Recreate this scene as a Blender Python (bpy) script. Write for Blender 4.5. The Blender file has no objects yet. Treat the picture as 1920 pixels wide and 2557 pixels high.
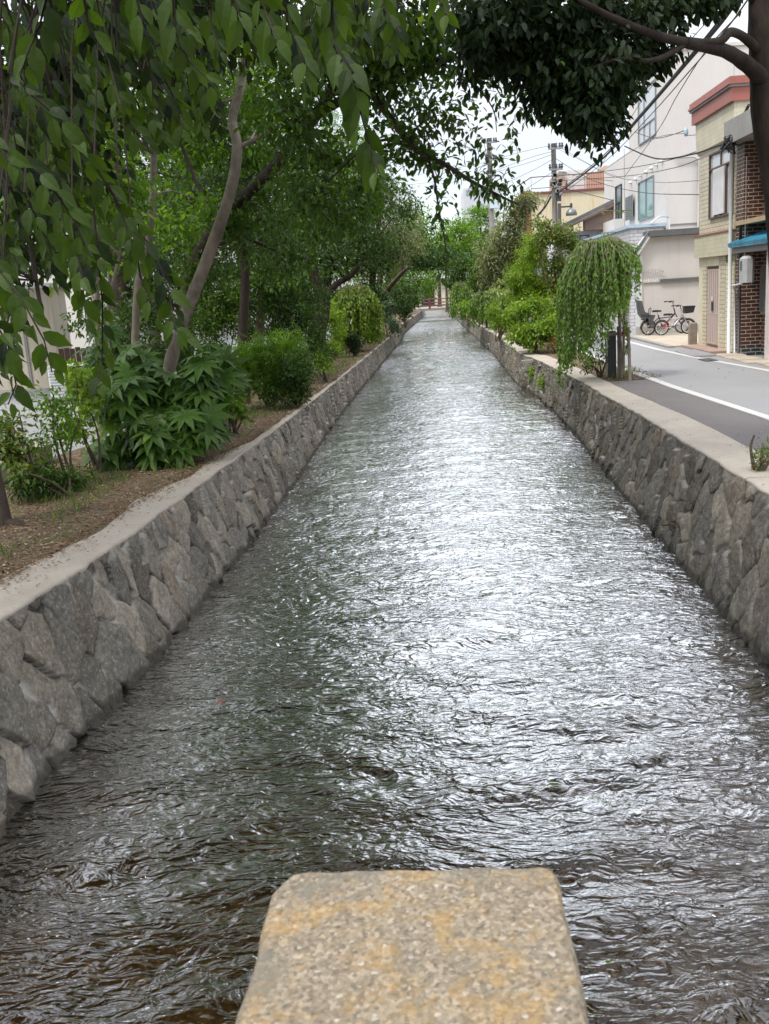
import bpy, math, random
import numpy as np
from mathutils import Vector, Matrix
# ---------------------------------------------------------------- camera, world, sun, exposure
sc = bpy.context.scene
col = sc.collection
F, CX, CY, HE = 2450., 960., 1278.5, 2.0
def _basis():
    ro = math.radians(3.6); a, b = 1083. - CX, CY - 718.
    c, s = math.cos(ro), math.sin(ro)
    x, y = c*a + s*b, -s*a + c*b
    p = math.atan(y/F); yw = math.atan(x*math.cos(p)/F)
    f = np.array([-math.sin(yw)*math.cos(p), math.cos(yw)*math.cos(p), -math.sin(p)])
    r0 = np.array([math.cos(yw), math.sin(yw), 0]); u0 = np.cross(r0, f)
    return f, c*r0 - s*u0, s*r0 + c*u0
FW, RT, UP = _basis()
cam = bpy.data.cameras.new('camera'); camo = bpy.data.objects.new('camera', cam); col.objects.link(camo)
cam.sensor_fit = 'VERTICAL'; cam.sensor_height = 24.0; cam.lens = F/2557.*24.0
cam.clip_start = 0.05; cam.clip_end = 2000
camo.matrix_world = Matrix(((RT[0], UP[0], -FW[0], 0), (RT[1], UP[1], -FW[1], 0), (RT[2], UP[2], -FW[2], HE), (0, 0, 0, 1)))
cam.dof.use_dof = True; cam.dof.focus_distance = 12.0; cam.dof.aperture_fstop = cam.lens/1.6
sc.camera = camo

SUN_EL, SUN_AZ = math.radians(58), math.radians(-130)     # azimuth from +Y towards +X
w = bpy.data.worlds.new('World'); sc.world = w; w.use_nodes = True
nt = w.node_tree; N = nt.nodes; L = nt.links; N.clear()
def nd(t, **k):
    n = N.new(t)
    for a, v in k.items(): setattr(n, a, v)
    return n
sky = nd('ShaderNodeTexSky', sky_type='NISHITA', sun_disc=False, sun_elevation=SUN_EL, sun_rotation=-SUN_AZ)
tc = nd('ShaderNodeTexCoord'); sep = nd('ShaderNodeSeparateXYZ'); L.new(tc.outputs['Generated'], sep.inputs[0])
mp = nd('ShaderNodeMapping'); mp.inputs['Scale'].default_value = (1.3, 1.3, 4.0); L.new(tc.outputs['Generated'], mp.inputs[0])
nz = nd('ShaderNodeTexNoise'); nz.inputs['Scale'].default_value = 1.7; nz.inputs['Detail'].default_value = 7; nz.inputs['Distortion'].default_value = .35
L.new(mp.outputs[0], nz.inputs['Vector'])
cr = nd('ShaderNodeValToRGB'); cr.color_ramp.elements[0].position = .30; cr.color_ramp.elements[1].position = .56
L.new(nz.outputs['Fac'], cr.inputs[0])
# cloud brightness: brighter overhead than at the horizon, as in a real overcast sky
m1 = nd('ShaderNodeMath', operation='MULTIPLY_ADD'); m1.inputs[1].default_value = 17.0; m1.inputs[2].default_value = 5.4; m1.use_clamp = False
mz = nd('ShaderNodeMath', operation='MAXIMUM'); mz.inputs[1].default_value = 0.0; L.new(sep.outputs['Z'], mz.inputs[0]); L.new(mz.outputs[0], m1.inputs[0])
cm = nd('ShaderNodeVectorMath', operation='SCALE'); cm.inputs[0].default_value = (.93, .965, 1.03); L.new(m1.outputs[0], cm.inputs['Scale'])
mx = nd('ShaderNodeMix', data_type='RGBA'); L.new(cr.outputs[0], mx.inputs[0])
sk2 = nd('ShaderNodeVectorMath', operation='SCALE'); sk2.inputs['Scale'].default_value = 1.1; L.new(sky.outputs[0], sk2.inputs[0])
ad = nd('ShaderNodeVectorMath', operation='MULTIPLY_ADD'); ad.inputs[1].default_value = (.55, .55, .55); L.new(cm.outputs[0], ad.inputs[0]); L.new(sk2.outputs[0], ad.inputs[2])
L.new(ad.outputs[0], mx.inputs[6]); L.new(cm.outputs[0], mx.inputs[7])
bg = nd('ShaderNodeBackground'); bg.inputs['Strength'].default_value = .10; L.new(mx.outputs[2], bg.inputs[0])
ow = nd('ShaderNodeOutputWorld'); L.new(bg.outputs[0], ow.inputs[0])
sl = bpy.data.lights.new('sun', 'SUN'); sl.energy = 2.2; sl.angle = math.radians(10); sl.color = (1, .955, .88)
so = bpy.data.objects.new('sun', sl); col.objects.link(so)
sd = Vector((math.sin(SUN_AZ)*math.cos(SUN_EL), math.cos(SUN_AZ)*math.cos(SUN_EL), math.sin(SUN_EL)))
so.rotation_euler = sd.to_track_quat('Z', 'Y').to_euler(); so.location = (0, 0, 60)
sc.view_settings.view_transform = 'Standard'; sc.view_settings.look = 'None'; sc.view_settings.exposure = 0.45; sc.view_settings.gamma = 1
sc.cycles.max_bounces = 7; sc.cycles.diffuse_bounces = 3; sc.cycles.glossy_bounces = 3; sc.cycles.transmission_bounces = 4; sc.cycles.transparent_max_bounces = 8
sc.cycles.caustics_reflective = False; sc.cycles.caustics_refractive = False

# ---------------------------------------------------------------- helpers
R = random.Random(7); RN = np.random.default_rng(7)
def ray(u, v): return FW*F + RT*(u - CX) - UP*(v - CY)
def at(u, v, y):                        # point seen at photo position (u, v) at distance y along the street
    d = ray(u, v); return Vector(np.array([0, 0, HE]) + d*(y/d[1]))
def gnd(u, v, z=0.):
    d = ray(u, v); return Vector(np.array([0, 0, HE]) + d*((z - HE)/d[2]))
LZ = -.15                                # left bank level

def tag(o, label=None, cat=None, group=None, kind=None):
    if label: o['label'] = label
    if cat: o['category'] = cat
    if group: o['group'] = group
    if kind: o['kind'] = kind
    return o
def empty(name, loc, rz=0., label=None, cat=None, group=None):
    o = bpy.data.objects.new(name, None); col.objects.link(o); o.location = loc; o.rotation_euler = (0, 0, rz)
    o.empty_display_size = .2
    return tag(o, label, cat, group)
def mkobj(name, me, parent=None, origin=None, local=False):
    o = bpy.data.objects.new(name, me); col.objects.link(o)
    if parent is not None:
        o.parent = parent
        if not local:
            off = Vector(parent.location); p = parent.parent
            while p is not None: off += Vector(p.location); p = p.parent
            me.transform(Matrix.Translation(-off))
    elif origin is not None:
        me.transform(Matrix.Translation(-Vector(origin))); o.location = origin
    return o
class MB:
    def __init__(s): s.v = []; s.f = []; s.sm = []
    def add(s, vs, fs, smooth=False):
        n = len(s.v); s.v += [tuple(map(float, a)) for a in vs]; s.f += [[i + n for i in f] for f in fs]; s.sm += [smooth]*len(fs); return s
    def box(s, x0, x1, y0, y1, z0, z1):
        return s.add([(x0,y0,z0),(x1,y0,z0),(x1,y1,z0),(x0,y1,z0),(x0,y0,z1),(x1,y0,z1),(x1,y1,z1),(x0,y1,z1)],
                     [(0,3,2,1),(4,5,6,7),(0,1,5,4),(1,2,6,5),(2,3,7,6),(3,0,4,7)])
    def cbox(s, x0, x1, y0, y1, z0, z1, b=.01):       # box with chamfered top and vertical edges
        def ring(i, z): return [(x0+i,y0,z),(x1-i,y0,z),(x1,y0+i,z),(x1,y1-i,z),(x1-i,y1,z),(x0+i,y1,z),(x0,y1-i,z),(x0,y0+i,z)]
        def ring2(z): return [(x0+b,y0+b,z),(x1-b,y0+b,z),(x1-b,y0+b,z),(x1-b,y1-b,z),(x1-b,y1-b,z),(x0+b,y1-b,z),(x0+b,y1-b,z),(x0+b,y0+b,z)]
        v = ring(b, z0) + ring(b, z1-b) + [(x0+b*1.5,y0+b,z1),(x1-b*1.5,y0+b,z1),(x1-b,y0+b*1.5,z1),(x1-b,y1-b*1.5,z1),(x1-b*1.5,y1-b,z1),(x0+b*1.5,y1-b,z1),(x0+b,y1-b*1.5,z1),(x0+b,y0+b*1.5,z1)]
        f = [tuple(range(7,-1,-1)), tuple(range(16,24))]
        for k in (0, 8):
            for i in range(8): j = (i+1) % 8; f.append((k+i, k+j, k+8+j, k+8+i))
        return s.add(v, f)
    def prism(s, pts, a, b, ax='y'):                   # 2-D outline extruded along an axis
        n = len(pts)
        def P(p, t): return {'x': (t, p[0], p[1]), 'y': (p[0], t, p[1]), 'z': (p[0], p[1], t)}[ax]
        return s.add([P(p, a) for p in pts] + [P(p, b) for p in pts], [tuple(range(n)), tuple(range(2*n-1, n-1, -1))] + [(i, n+i, n+(i+1) % n, (i+1) % n) for i in range(n)])
    def tube(s, pts, rad, n=8, cap=True, smooth=True):
        P = [Vector(p) for p in pts]; m = len(P)
        if not hasattr(rad, '__len__'): rad = [rad]*m
        vs = []; up = None
        for i, p in enumerate(P):
            d = (P[min(i+1, m-1)] - P[max(i-1, 0)])
            if d.length < 1e-9: d = Vector((0, 0, 1))
            d.normalize()
            if up is None: up = Vector((0, 0, 1)) if abs(d.z) < .9 else Vector((1, 0, 0))
            a = d.cross(up)
            if a.length < 1e-6: a = d.orthogonal()
            a.normalize(); b = a.cross(d).normalized(); up = b
            for k in range(n):
                t = 2*math.pi*k/n; vs.append(p + (a*math.cos(t) + b*math.sin(t))*rad[i])
        fs = [(i*n+k, i*n+(k+1) % n, (i+1)*n+(k+1) % n, (i+1)*n+k) for i in range(m-1) for k in range(n)]
        if cap: fs += [tuple(range(n)), tuple(range((m-1)*n + n - 1, (m-1)*n - 1, -1))]
        return s.add(vs, fs, smooth)
    def cyl(s, x, y, z0, z1, r0, r1=None, n=12): return s.tube([(x,y,z0),(x,y,z1)], [r0, r1 if r1 is not None else r0], n)
    def lathe(s, x, y, prof, n=16):
        vs = [(x + r*math.cos(2*math.pi*k/n), y + r*math.sin(2*math.pi*k/n), z) for r, z in prof for k in range(n)]
        m = len(prof)
        return s.add(vs, [(i*n+k, i*n+(k+1) % n, (i+1)*n+(k+1) % n, (i+1)*n+k) for i in range(m-1) for k in range(n)] + [tuple(range(n-1,-1,-1)), tuple(range((m-1)*n, m*n))], True)
    def build(s, name, mat, parent=None, label=None, origin=None, local=False, cat=None, group=None, kind=None):
        me = bpy.data.meshes.new(name); me.from_pydata(s.v, [], s.f); me.materials.append(mat)
        me.polygons.foreach_set('use_smooth', s.sm); me.update()
        o = mkobj(name, me, parent, origin, local); return tag(o, label, cat, group, kind)
def np_mesh(name, V, Q, mat, cols=None, smooth=False, k=4):
    me = bpy.data.meshes.new(name); V = np.ascontiguousarray(V, dtype=np.float32); Q = np.ascontiguousarray(Q, dtype=np.int32)
    me.vertices.add(len(V)); me.vertices.foreach_set('co', V.ravel()); nf = len(Q)
    me.loops.add(nf*k); me.loops.foreach_set('vertex_index', Q.ravel()); me.polygons.add(nf)
    me.polygons.foreach_set('loop_start', np.arange(0, nf*k, k, dtype=np.int32)); me.polygons.foreach_set('use_smooth', np.full(nf, smooth))
    me.update(calc_edges=True)
    if cols is not None:
        a = me.color_attributes.new('Col', 'FLOAT_COLOR', 'POINT'); c = np.ones((len(V), 4), np.float32); c[:, :cols.shape[1]] = cols; a.data.foreach_set('color', c.ravel())
    me.materials.append(mat); return me
def grid_mesh(name, P, mat, cols=None, smooth=True):   # P: (n, m, 3)
    n, m = P.shape[:2]; i = np.arange(n-1)[:, None]*m + np.arange(m-1)[None, :]
    Q = np.stack([i, i+1, i+m+1, i+m], -1).reshape(-1, 4)
    return np_mesh(name, P.reshape(-1, 3), Q, mat, None if cols is None else cols.reshape(-1, cols.shape[-1]), smooth)

# ---------------------------------------------------------------- materials
class NT:
    def __init__(s, name):
        s.m = bpy.data.materials.new(name); s.m.use_nodes = True; s.t = s.m.node_tree; s.t.nodes.clear()
    def n(s, t, ins=None, **k):
        n = s.t.nodes.new(t)
        for a, v in k.items(): setattr(n, a, v)
        for a, v in (ins or {}).items():
            if isinstance(v, bpy.types.NodeSocket): s.t.links.new(v, n.inputs[a])
            else: n.inputs[a].default_value = v
        return n
    def obj(s, scale=(1,1,1)):
        c = s.n('ShaderNodeTexCoord'); return s.n('ShaderNodeMapping', {'Vector': c.outputs['Object'], 'Scale': scale}).outputs[0]
    def noise(s, sc_, det=5, rough=.6, scale=(1,1,1), dist=0.):
        return s.n('ShaderNodeTexNoise', {'Vector': s.obj(scale), 'Scale': sc_, 'Detail': det, 'Roughness': rough, 'Distortion': dist}).outputs['Fac']
    def ramp(s, f, stops):
        r = s.n('ShaderNodeValToRGB', {0: f}); e = r.color_ramp.elements
        while len(e) < len(stops): e.new(.5)
        for i, (p, c) in enumerate(stops): e[i].position = p; e[i].color = (*c, 1) if len(c) == 3 else c
        return r.outputs[0]
    def mix(s, f, a, b, mode='MIX'):
        n = s.n('ShaderNodeMix', data_type='RGBA', blend_type=mode)
        for i, v in ((0, f), (6, a), (7, b)):
            if isinstance(v, bpy.types.NodeSocket): s.t.links.new(v, n.inputs[i])
            else: n.inputs[i].default_value = v if i == 0 else (*v, 1)[:4]
        return n.outputs[2]
    def bump(s, h, st=.3, d=.01): return s.n('ShaderNodeBump', {'Height': h, 'Strength': st, 'Distance': d}).outputs[0]
    def out(s, base, rough=.7, spec=.4, metal=0., normal=None, **k):
        ins = {'Base Color': base if isinstance(base, bpy.types.NodeSocket) else (*base, 1), 'Roughness': rough, 'Metallic': metal, 'Specular IOR Level': spec}
        if normal is not None: ins['Normal'] = normal
        p = s.n('ShaderNodeBsdfPrincipled', ins); s.n('ShaderNodeOutputMaterial', {0: p.outputs[0]}); return s.m
def mul(c, k): return tuple(min(1., a*k) for a in c)
def plain(name, c, rough=.6, var=.12, scl=3., metal=0., spec=.4, bump=.0, fine=0.):
    t = NT(name); f = t.noise(scl, 6, .65)
    b = t.ramp(f, [(.3, mul(c, 1-var)), (.7, mul(c, 1+var))])
    nrm = None
    if fine: b = t.mix(.5, b, t.ramp(t.noise(scl*25, 3, .7), [(.35, mul(c, 1-fine)), (.65, mul(c, 1+fine))]))
    if bump: nrm = t.bump(t.noise(scl*12, 5, .7), bump, .01)
    return t.out(b, rough, spec, metal, nrm)
def stained(name, c, dark, rough=.8, scl=1.2, streak=.35):        # rendered wall with rain streaks
    t = NT(name); f = t.noise(scl, 6, .65); st = t.noise(1.0, 5, .6, (6, 6, .35))
    b = t.ramp(f, [(.3, mul(c, .94)), (.7, mul(c, 1.04))])
    b = t.mix(t.n('ShaderNodeMath', {0: t.ramp(st, [(.52, (0,0,0)), (.72, (1,1,1))]), 1: streak}, operation='MULTIPLY').outputs[0], b, dark)
    return t.out(b, rough, .3, 0, t.bump(t.noise(40, 4, .7), .12, .004))
def brick(name, c1, c2, mortar, bw, bh, ms=.012, rough=.45, off=.5, bumpk=.4):
    t = NT(name); c = t.n('ShaderNodeTexCoord'); s = t.n('ShaderNodeSeparateXYZ', {0: c.outputs['Object']})
    h = t.n('ShaderNodeMath', {0: s.outputs[0], 1: s.outputs[1]}, operation='ADD').outputs[0]
    v = t.n('ShaderNodeCombineXYZ', {0: h, 1: s.outputs[2], 2: 0.})
    k = t.n('ShaderNodeTexBrick', {'Vector': v.outputs[0], 'Color1': (*c1, 1), 'Color2': (*c2, 1), 'Mortar': (*mortar, 1), 'Scale': 1., 'Mortar Size': ms, 'Mortar Smooth': .15, 'Bias': 0., 'Brick Width': bw, 'Row Height': bh}, offset=off)
    b = t.mix(.35, k.outputs[0], t.ramp(t.noise(2.2, 6), [(.3, (.55,.5,.42)), (.7, (1,1,1))]), 'MULTIPLY')
    return t.out(b, rough, .45, 0, t.bump(t.n('ShaderNodeMath', {0: 1., 1: k.outputs['Fac']}, operation='SUBTRACT').outputs[0], bumpk, .008))
def leafmat(name, dark, mid, young, trans=.35, rough=.42, tk=1.5):
    t = NT(name); a = t.n('ShaderNodeAttribute', attribute_name='Col'); s = t.n('ShaderNodeSeparateColor', {0: a.outputs['Color']})
    b = t.ramp(s.outputs[0], [(0., dark), (.55, mid), (.86, mid), (1., young)])
    g = t.n('ShaderNodeNewGeometry')
    bb = t.mix(t.n('ShaderNodeMath', {0: g.outputs['Backfacing'], 1: .35}, operation='MULTIPLY').outputs[0], b, mul(mid, 1.5))
    p = t.n('ShaderNodeBsdfPrincipled', {'Base Color': bb, 'Roughness': rough, 'Specular IOR Level': .28})
    tr = t.mix(1., b, (tk, tk*1.05, tk*.35), 'MULTIPLY')
    q = t.n('ShaderNodeBsdfTranslucent', {'Color': tr})
    x = t.n('ShaderNodeMixShader', {0: trans, 1: p.outputs[0], 2: q.outputs[0]}); t.n('ShaderNodeOutputMaterial', {0: x.outputs[0]}); return t.m
def barkmat(name, a, b, scl=6., lich=None):
    t = NT(name); f = t.noise(scl, 7, .7, (1, 1, .4)); c = t.ramp(f, [(.35, a), (.65, b)])
    if lich: c = t.mix(t.ramp(t.noise(scl*.6, 5, .6), [(.55, (0,0,0)), (.68, (.7,.7,.7))]), c, lich)
    return t.out(c, .9, .2, 0, t.bump(t.noise(scl*4, 6, .75, (1, 1, .5)), .7, .02))

M = {}
M['bark_dark'] = barkmat('bark_dark', (.028,.02,.015), (.075,.055,.042))
M['bark_black'] = barkmat('bark_black', (.018,.013,.010), (.045,.034,.026))
M['bark_grey'] = barkmat('bark_grey', (.12,.098,.076), (.26,.215,.17), 5., (.28,.28,.22))
M['bark_mid'] = barkmat('bark_mid', (.06,.045,.032), (.14,.11,.08))
M['twig'] = plain('twig', (.05,.045,.018), .8)
M['leaf_cherry'] = leafmat('leaf_cherry', (.026,.055,.008), (.055,.112,.014), (.17,.26,.03), .40)
M['leaf_big'] = leafmat('leaf_big', (.005,.012,.003), (.046,.084,.009), (.28,.38,.04), .42, .55)
M['leaf_oak'] = leafmat('leaf_oak', (.007,.015,.003), (.015,.030,.006), (.06,.12,.015), .18, .6)
M['leaf_maple'] = leafmat('leaf_maple', (.055,.115,.012), (.10,.195,.018), (.24,.38,.04), .48)
M['leaf_bright'] = leafmat('leaf_bright', (.085,.15,.015), (.17,.27,.028), (.36,.46,.06), .42)
M['leaf_olive'] = leafmat('leaf_olive', (.07,.08,.035), (.20,.22,.115), (.36,.37,.22), .30, .5)
M['leaf_weep'] = leafmat('leaf_weep', (.085,.165,.03), (.17,.29,.055), (.32,.43,.12), .45, .45)
M['leaf_dark'] = leafmat('leaf_dark', (.018,.04,.007), (.042,.088,.013), (.11,.19,.03), .32, .4)
M['leaf_red'] = leafmat('leaf_red', (.06,.11,.022), (.12,.17,.035), (.42,.20,.10), .35)
M['leaf_blue'] = leafmat('leaf_blue', (.05,.09,.05), (.10,.16,.09), (.18,.26,.14), .28)
M['leaf_fatsia'] = leafmat('leaf_fatsia', (.028,.07,.010), (.075,.15,.022), (.16,.27,.035), .28, .42)
M['grass'] = leafmat('grass_blades', (.05,.09,.02), (.10,.16,.03), (.24,.28,.07), .3)
M['litter'] = None
def soil():
    t = NT('soil'); big = t.noise(.8, 5, .6); fine = t.noise(26, 4, .75); vf = t.n('ShaderNodeTexVoronoi', {'Vector': t.obj(), 'Scale': 55.}, feature='F1')
    c = t.ramp(fine, [(.3, (.055,.04,.03)), (.5, (.12,.085,.06)), (.68, (.24,.185,.13))])
    c2 = t.mix(.55, c, t.ramp(vf.outputs['Color'], [(.2, (.06,.04,.028)), (.5, (.16,.11,.072)), (.9, (.34,.27,.19))]))
    c3 = t.mix(t.ramp(big, [(.5, (0,0,0)), (.62, (.55,.55,.55))]), c2, (.10,.13,.045))
    return t.out(c3, .95, .15, 0, t.bump(fine, .8, .03))
M['soil'] = soil()
def earth():
    t = NT('earth'); c = t.ramp(t.noise(.5, 6, .6), [(.35, (.20,.185,.16)), (.65, (.30,.285,.26))]); return t.out(c, .9, .2)
M['earth'] = earth()
def concrete(name, c, dark, scl=1.6, spot=.5, bump=.35):
    t = NT(name); a = t.ramp(t.noise(scl, 7, .65), [(.3, mul(c, .82)), (.55, c), (.75, mul(c, 1.1))])
    b = t.mix(t.ramp(t.noise(scl*14, 4, .8), [(.56, (0,0,0)), (.72, (spot,)*3)]), a, dark)
    return t.out(b, .9, .25, 0, t.bump(t.noise(scl*30, 5, .75), bump, .006))
M['coping'] = concrete('coping', (.40,.35,.29), (.15,.12,.09), 1.5, .55)
M['conc_old'] = concrete('conc_old', (.30,.29,.27), (.14,.135,.12), 2.)
M['paver'] = concrete('paver', (.45,.38,.30), (.25,.2,.16), 1.2, .5)
M['slab'] = concrete('slab', (.27,.26,.27), (.16,.15,.15), 2.2)
def asphalt(name, c, var):
    t = NT(name); a = t.ramp(t.noise(.55, 6, .6), [(.32, mul(c, 1-var)), (.68, mul(c, 1+var))])
    b = t.mix(.5, a, t.ramp(t.noise(140, 2, .6), [(.35, mul(c, .6)), (.65, mul(c, 1.45))]))
    s = t.mix(t.ramp(t.noise(1., 6, .7, (2.2, .5, 1), .6), [(.6, (0,0,0)), (.72, (.3,.3,.3))]), b, mul(c, .55))
    return t.out(s, .88, .3, 0, t.bump(t.noise(180, 2, .6), .3, .004))
M['road'] = asphalt('road', (.26,.256,.258), .10)
M['road_dark'] = asphalt('road_dark', (.15,.135,.13), .16)
def paint():
    t = NT('line_paint'); c = t.mix(t.ramp(t.noise(9, 6, .75), [(.55, (0,0,0)), (.75, (.5,.5,.5))]), (.52,.51,.48), (.30,.29,.28)); return t.out(c, .75, .3)
M['paint'] = paint()
def stone_mat():
    t = NT('wall_stone'); a = t.n('ShaderNodeAttribute', attribute_name='Col'); s = t.n('ShaderNodeSeparateColor', {0: a.outputs['Color']})
    base = t.ramp(s.outputs[0], [(0., (.085,.076,.066)), (.2, (.17,.152,.13)), (.4, (.33,.305,.265)), (.55, (.12,.117,.107)), (.7, (.25,.24,.215)), (.84, (.16,.158,.15)), (.96, (.25,.215,.175)), (1., (.36,.33,.29))])
    n1 = t.noise(17, 9, .85, dist=.3); b = t.mix(.7, base, t.ramp(n1, [(.36, (.36,.34,.31)), (.5, (.92,.9,.87)), (.64, (1.7,1.66,1.56))]), 'MULTIPLY')
    b = t.mix(.5, b, t.ramp(t.noise(5, 6, .72), [(.38, (.6,.57,.52)), (.62, (1.3,1.28,1.22))]), 'MULTIPLY')
    b = t.mix(t.ramp(t.noise(34, 5, .8), [(.55, (0,0,0)), (.64, (.7,.7,.7))]), b, (.40,.385,.34))       # pale lichen specks
    b = t.mix(t.ramp(t.noise(3.1, 6, .7, (1,1,1), .8), [(.56, (0,0,0)), (.7, (.45,.45,.45))]), b, (.10,.085,.05))
    b = t.mix(1., b, (.95,.915,.87), 'MULTIPLY')
    mo = t.ramp(t.noise(1.9, 4, .6), [(.42, (.022,.02,.017)), (.52, (.40,.37,.32))])
    b = t.mix(s.outputs[1], b, mo)
    b = t.mix(t.n('ShaderNodeMath', {0: s.outputs[2], 1: .75}, operation='MULTIPLY').outputs[0], b, (.035,.03,.022))   # wet foot of the wall
    return t.out(b, .82, .3, 0, t.bump(t.noise(38, 6, .8), .8, .012))
M['stone'] = stone_mat()
def water_mat():
    t = NT('water'); c = t.n('ShaderNodeTexCoord')
    w0 = t.n('ShaderNodeTexNoise', {'Vector': c.outputs['Object'], 'Scale': .9, 'Detail': 2.})
    wv = t.n('ShaderNodeVectorMath', {0: w0.outputs['Color'], 'Scale': .55}, operation='SCALE')
    wa = t.n('ShaderNodeVectorMath', {0: c.outputs['Object'], 1: wv.outputs[0]}, operation='ADD')
    def nn(scl, sx, sy, det, r=.55, dist=0.):
        m = t.n('ShaderNodeMapping', {'Vector': wa.outputs[0], 'Scale': (sx, sy, 1)})
        return t.n('ShaderNodeTexNoise', {'Vector': m.outputs[0], 'Scale': scl, 'Detail': det, 'Roughness': r, 'Distortion': dist}).outputs['Fac']
    b1 = t.n('ShaderNodeBump', {'Height': nn(3.4, .6, 1.6, 2, .5, .7), 'Strength': 1., 'Distance': .012})
    b2 = t.n('ShaderNodeBump', {'Height': nn(9., .8, 1.4, 2, .45, .8), 'Strength': 1., 'Distance': .030, 'Normal': b1.outputs[0]})
    b3 = t.n('ShaderNodeBump', {'Height': nn(30, .7, 1.45, 2, .5, .8), 'Strength': 1., 'Distance': .0022, 'Normal': b2.outputs[0]})
    fr = t.n('ShaderNodeFresnel', {'IOR': 1.4, 'Normal': b3.outputs[0]})
    g = t.n('ShaderNodeBsdfGlossy', {'Color': (.90,.90,.91,1), 'Roughness': .0, 'Normal': b3.outputs[0]})
    d = t.n('ShaderNodeBsdfTransparent', {'Color': (.66,.58,.42,1)})
    mk = t.n('ShaderNodeMath', {0: fr.outputs[0], 1: 9.4}, operation='MULTIPLY', use_clamp=True); mf = t.n('ShaderNodeMath', {0: mk.outputs[0], 1: 3.0}, operation='POWER', use_clamp=True)
    x = t.n('ShaderNodeMixShader', {0: mf.outputs[0], 1: d.outputs[0], 2: g.outputs[0]}); t.n('ShaderNodeOutputMaterial', {0: x.outputs[0]}); return t.m
M['water'] = water_mat()
def bed_mat():
    t = NT('stream_bed'); v = t.n('ShaderNodeTexVoronoi', {'Vector': t.obj(), 'Scale': 13.}); v2 = t.n('ShaderNodeTexVoronoi', {'Vector': t.obj(), 'Scale': 42.})
    a = t.ramp(v.outputs['Color'], [(.1, (.045,.032,.018)), (.6, (.095,.068,.036)), (.93, (.15,.11,.06)), (1., (.34,.26,.14))])
    b = t.mix(.5, a, t.ramp(v2.outputs['Color'], [(.1, (.025,.02,.01)), (.8, (.085,.062,.03)), (1., (.32,.22,.10))]))
    b = t.mix(t.ramp(t.noise(1.4, 6, .7), [(.45, (0,0,0)), (.65, (.8,.8,.8))]), b, (.028,.024,.012))
    return t.out(b, .9, .2, 0, t.bump(v.outputs['Distance'], .6, .03))
M['bed'] = bed_mat()
def granite():
    t = NT('lichen_granite'); g = t.n('ShaderNodeTexVoronoi', {'Vector': t.obj(), 'Scale': 330.}); g2 = t.noise(210, 4, .8)
    a = t.ramp(g.outputs['Color'], [(.05, (.045,.036,.028)), (.3, (.13,.10,.07)), (.6, (.23,.185,.125)), (.88, (.38,.32,.24)), (1., (.66,.62,.56))])
    a = t.mix(.45, a, t.ramp(g2, [(.35, (.09,.07,.048)), (.62, (.32,.265,.19))]))
    oc = t.ramp(t.noise(22, 8, .78, (1,1,1), .4), [(.50, (0,0,0)), (.62, (.5,.5,.5))])
    a = t.mix(oc, a, (.36,.21,.055))
    gc = t.ramp(t.noise(14, 7, .75, (1.1,1,1), .3), [(.5, (0,0,0)), (.62, (.65,.65,.65))])
    a = t.mix(gc, a, (.14,.13,.105))
    return t.out(a, .85, .3, 0, t.bump(g2, .8, .003))
M['granite'] = granite()
M['white_wall'] = stained('white_wall', (.62,.58,.55), (.50,.46,.43), .85, .6, .25)
M['white_wall_cool'] = stained('white_wall_cool', (.66,.66,.67), (.5,.5,.5))
M['cream_wall'] = stained('cream_wall', (.60,.555,.515), (.48,.44,.40), .85, 1., .3)
M['left_wall'] = stained('left_wall', (.60,.53,.43), (.38,.30,.22), .85, 1., .5)
M['yellow_wall'] = stained('yellow_wall', (.60,.53,.37), (.42,.26,.12), .8, .8, .6)
M['orange_wall'] = stained('orange_wall', (.48,.30,.21), (.35,.18,.12))
M['tile_yellow'] = brick('tile_yellow', (.64,.58,.44), (.57,.51,.38), (.20,.15,.10), .30, .105, .007)
M['tile_yellow_plain'] = brick('tile_yellow_plain', (.62,.56,.41), (.58,.53,.39), (.42,.36,.25), .40, .105, .004)
M['tile_brown'] = brick('tile_brown', (.105,.042,.026), (.065,.028,.02), (.50,.43,.36), .22, .085, .008)
M['tile_black'] = brick('tile_black', (.03,.035,.04), (.04,.045,.05), (.42,.40,.36), .22, .085, .008)
M['tile_white'] = brick('tile_white', (.66,.65,.66), (.60,.59,.61), (.30,.29,.31), .30, .125, .012)
M['siding'] = brick('siding', (.68,.62,.44), (.66,.60,.43), (.30,.26,.17), 60., .11, .008)
M['siding_dark'] = brick('siding_orange', (.42,.25,.14), (.38,.22,.12), (.12,.07,.04), 60., .10, .012)
M['red_metal'] = stained('red_metal', (.34,.12,.095), (.20,.09,.07), .5, 1.5, .5)
M['rail_red'] = plain('rail_red', (.16,.06,.055), .6)
M['dark_metal'] = plain('dark_metal', (.045,.045,.05), .45)
M['steel'] = plain('steel', (.42,.43,.45), .35, metal=.7)
M['black_plastic'] = plain('black_plastic', (.022,.023,.026), .5)
M['grey_plastic'] = plain('grey_plastic', (.085,.085,.09), .5)
M['rubber'] = plain('rubber', (.02,.02,.02), .8)
M['chrome'] = plain('chrome', (.65,.65,.66), .25, metal=.9)
M['silver_paint'] = plain('silver_paint', (.55,.54,.56), .35, metal=.4)
M['red_paint'] = plain('red_paint', (.42,.04,.045), .4)
M['purple_black'] = plain('purple_black', (.06,.035,.05), .35)
M['white_plastic'] = plain('white_plastic', (.66,.66,.64), .5, .05)
M['frame_brown'] = plain('frame_brown', (.11,.065,.05), .5)
M['frame_steel'] = plain('frame_steel', (.25,.26,.27), .4)
M['fascia'] = plain('fascia', (.12,.118,.12), .6)
M['door_pink'] = None
M['blue_tile'] = plain('blue_tile', (.06,.27,.40), .25, .35)
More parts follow.
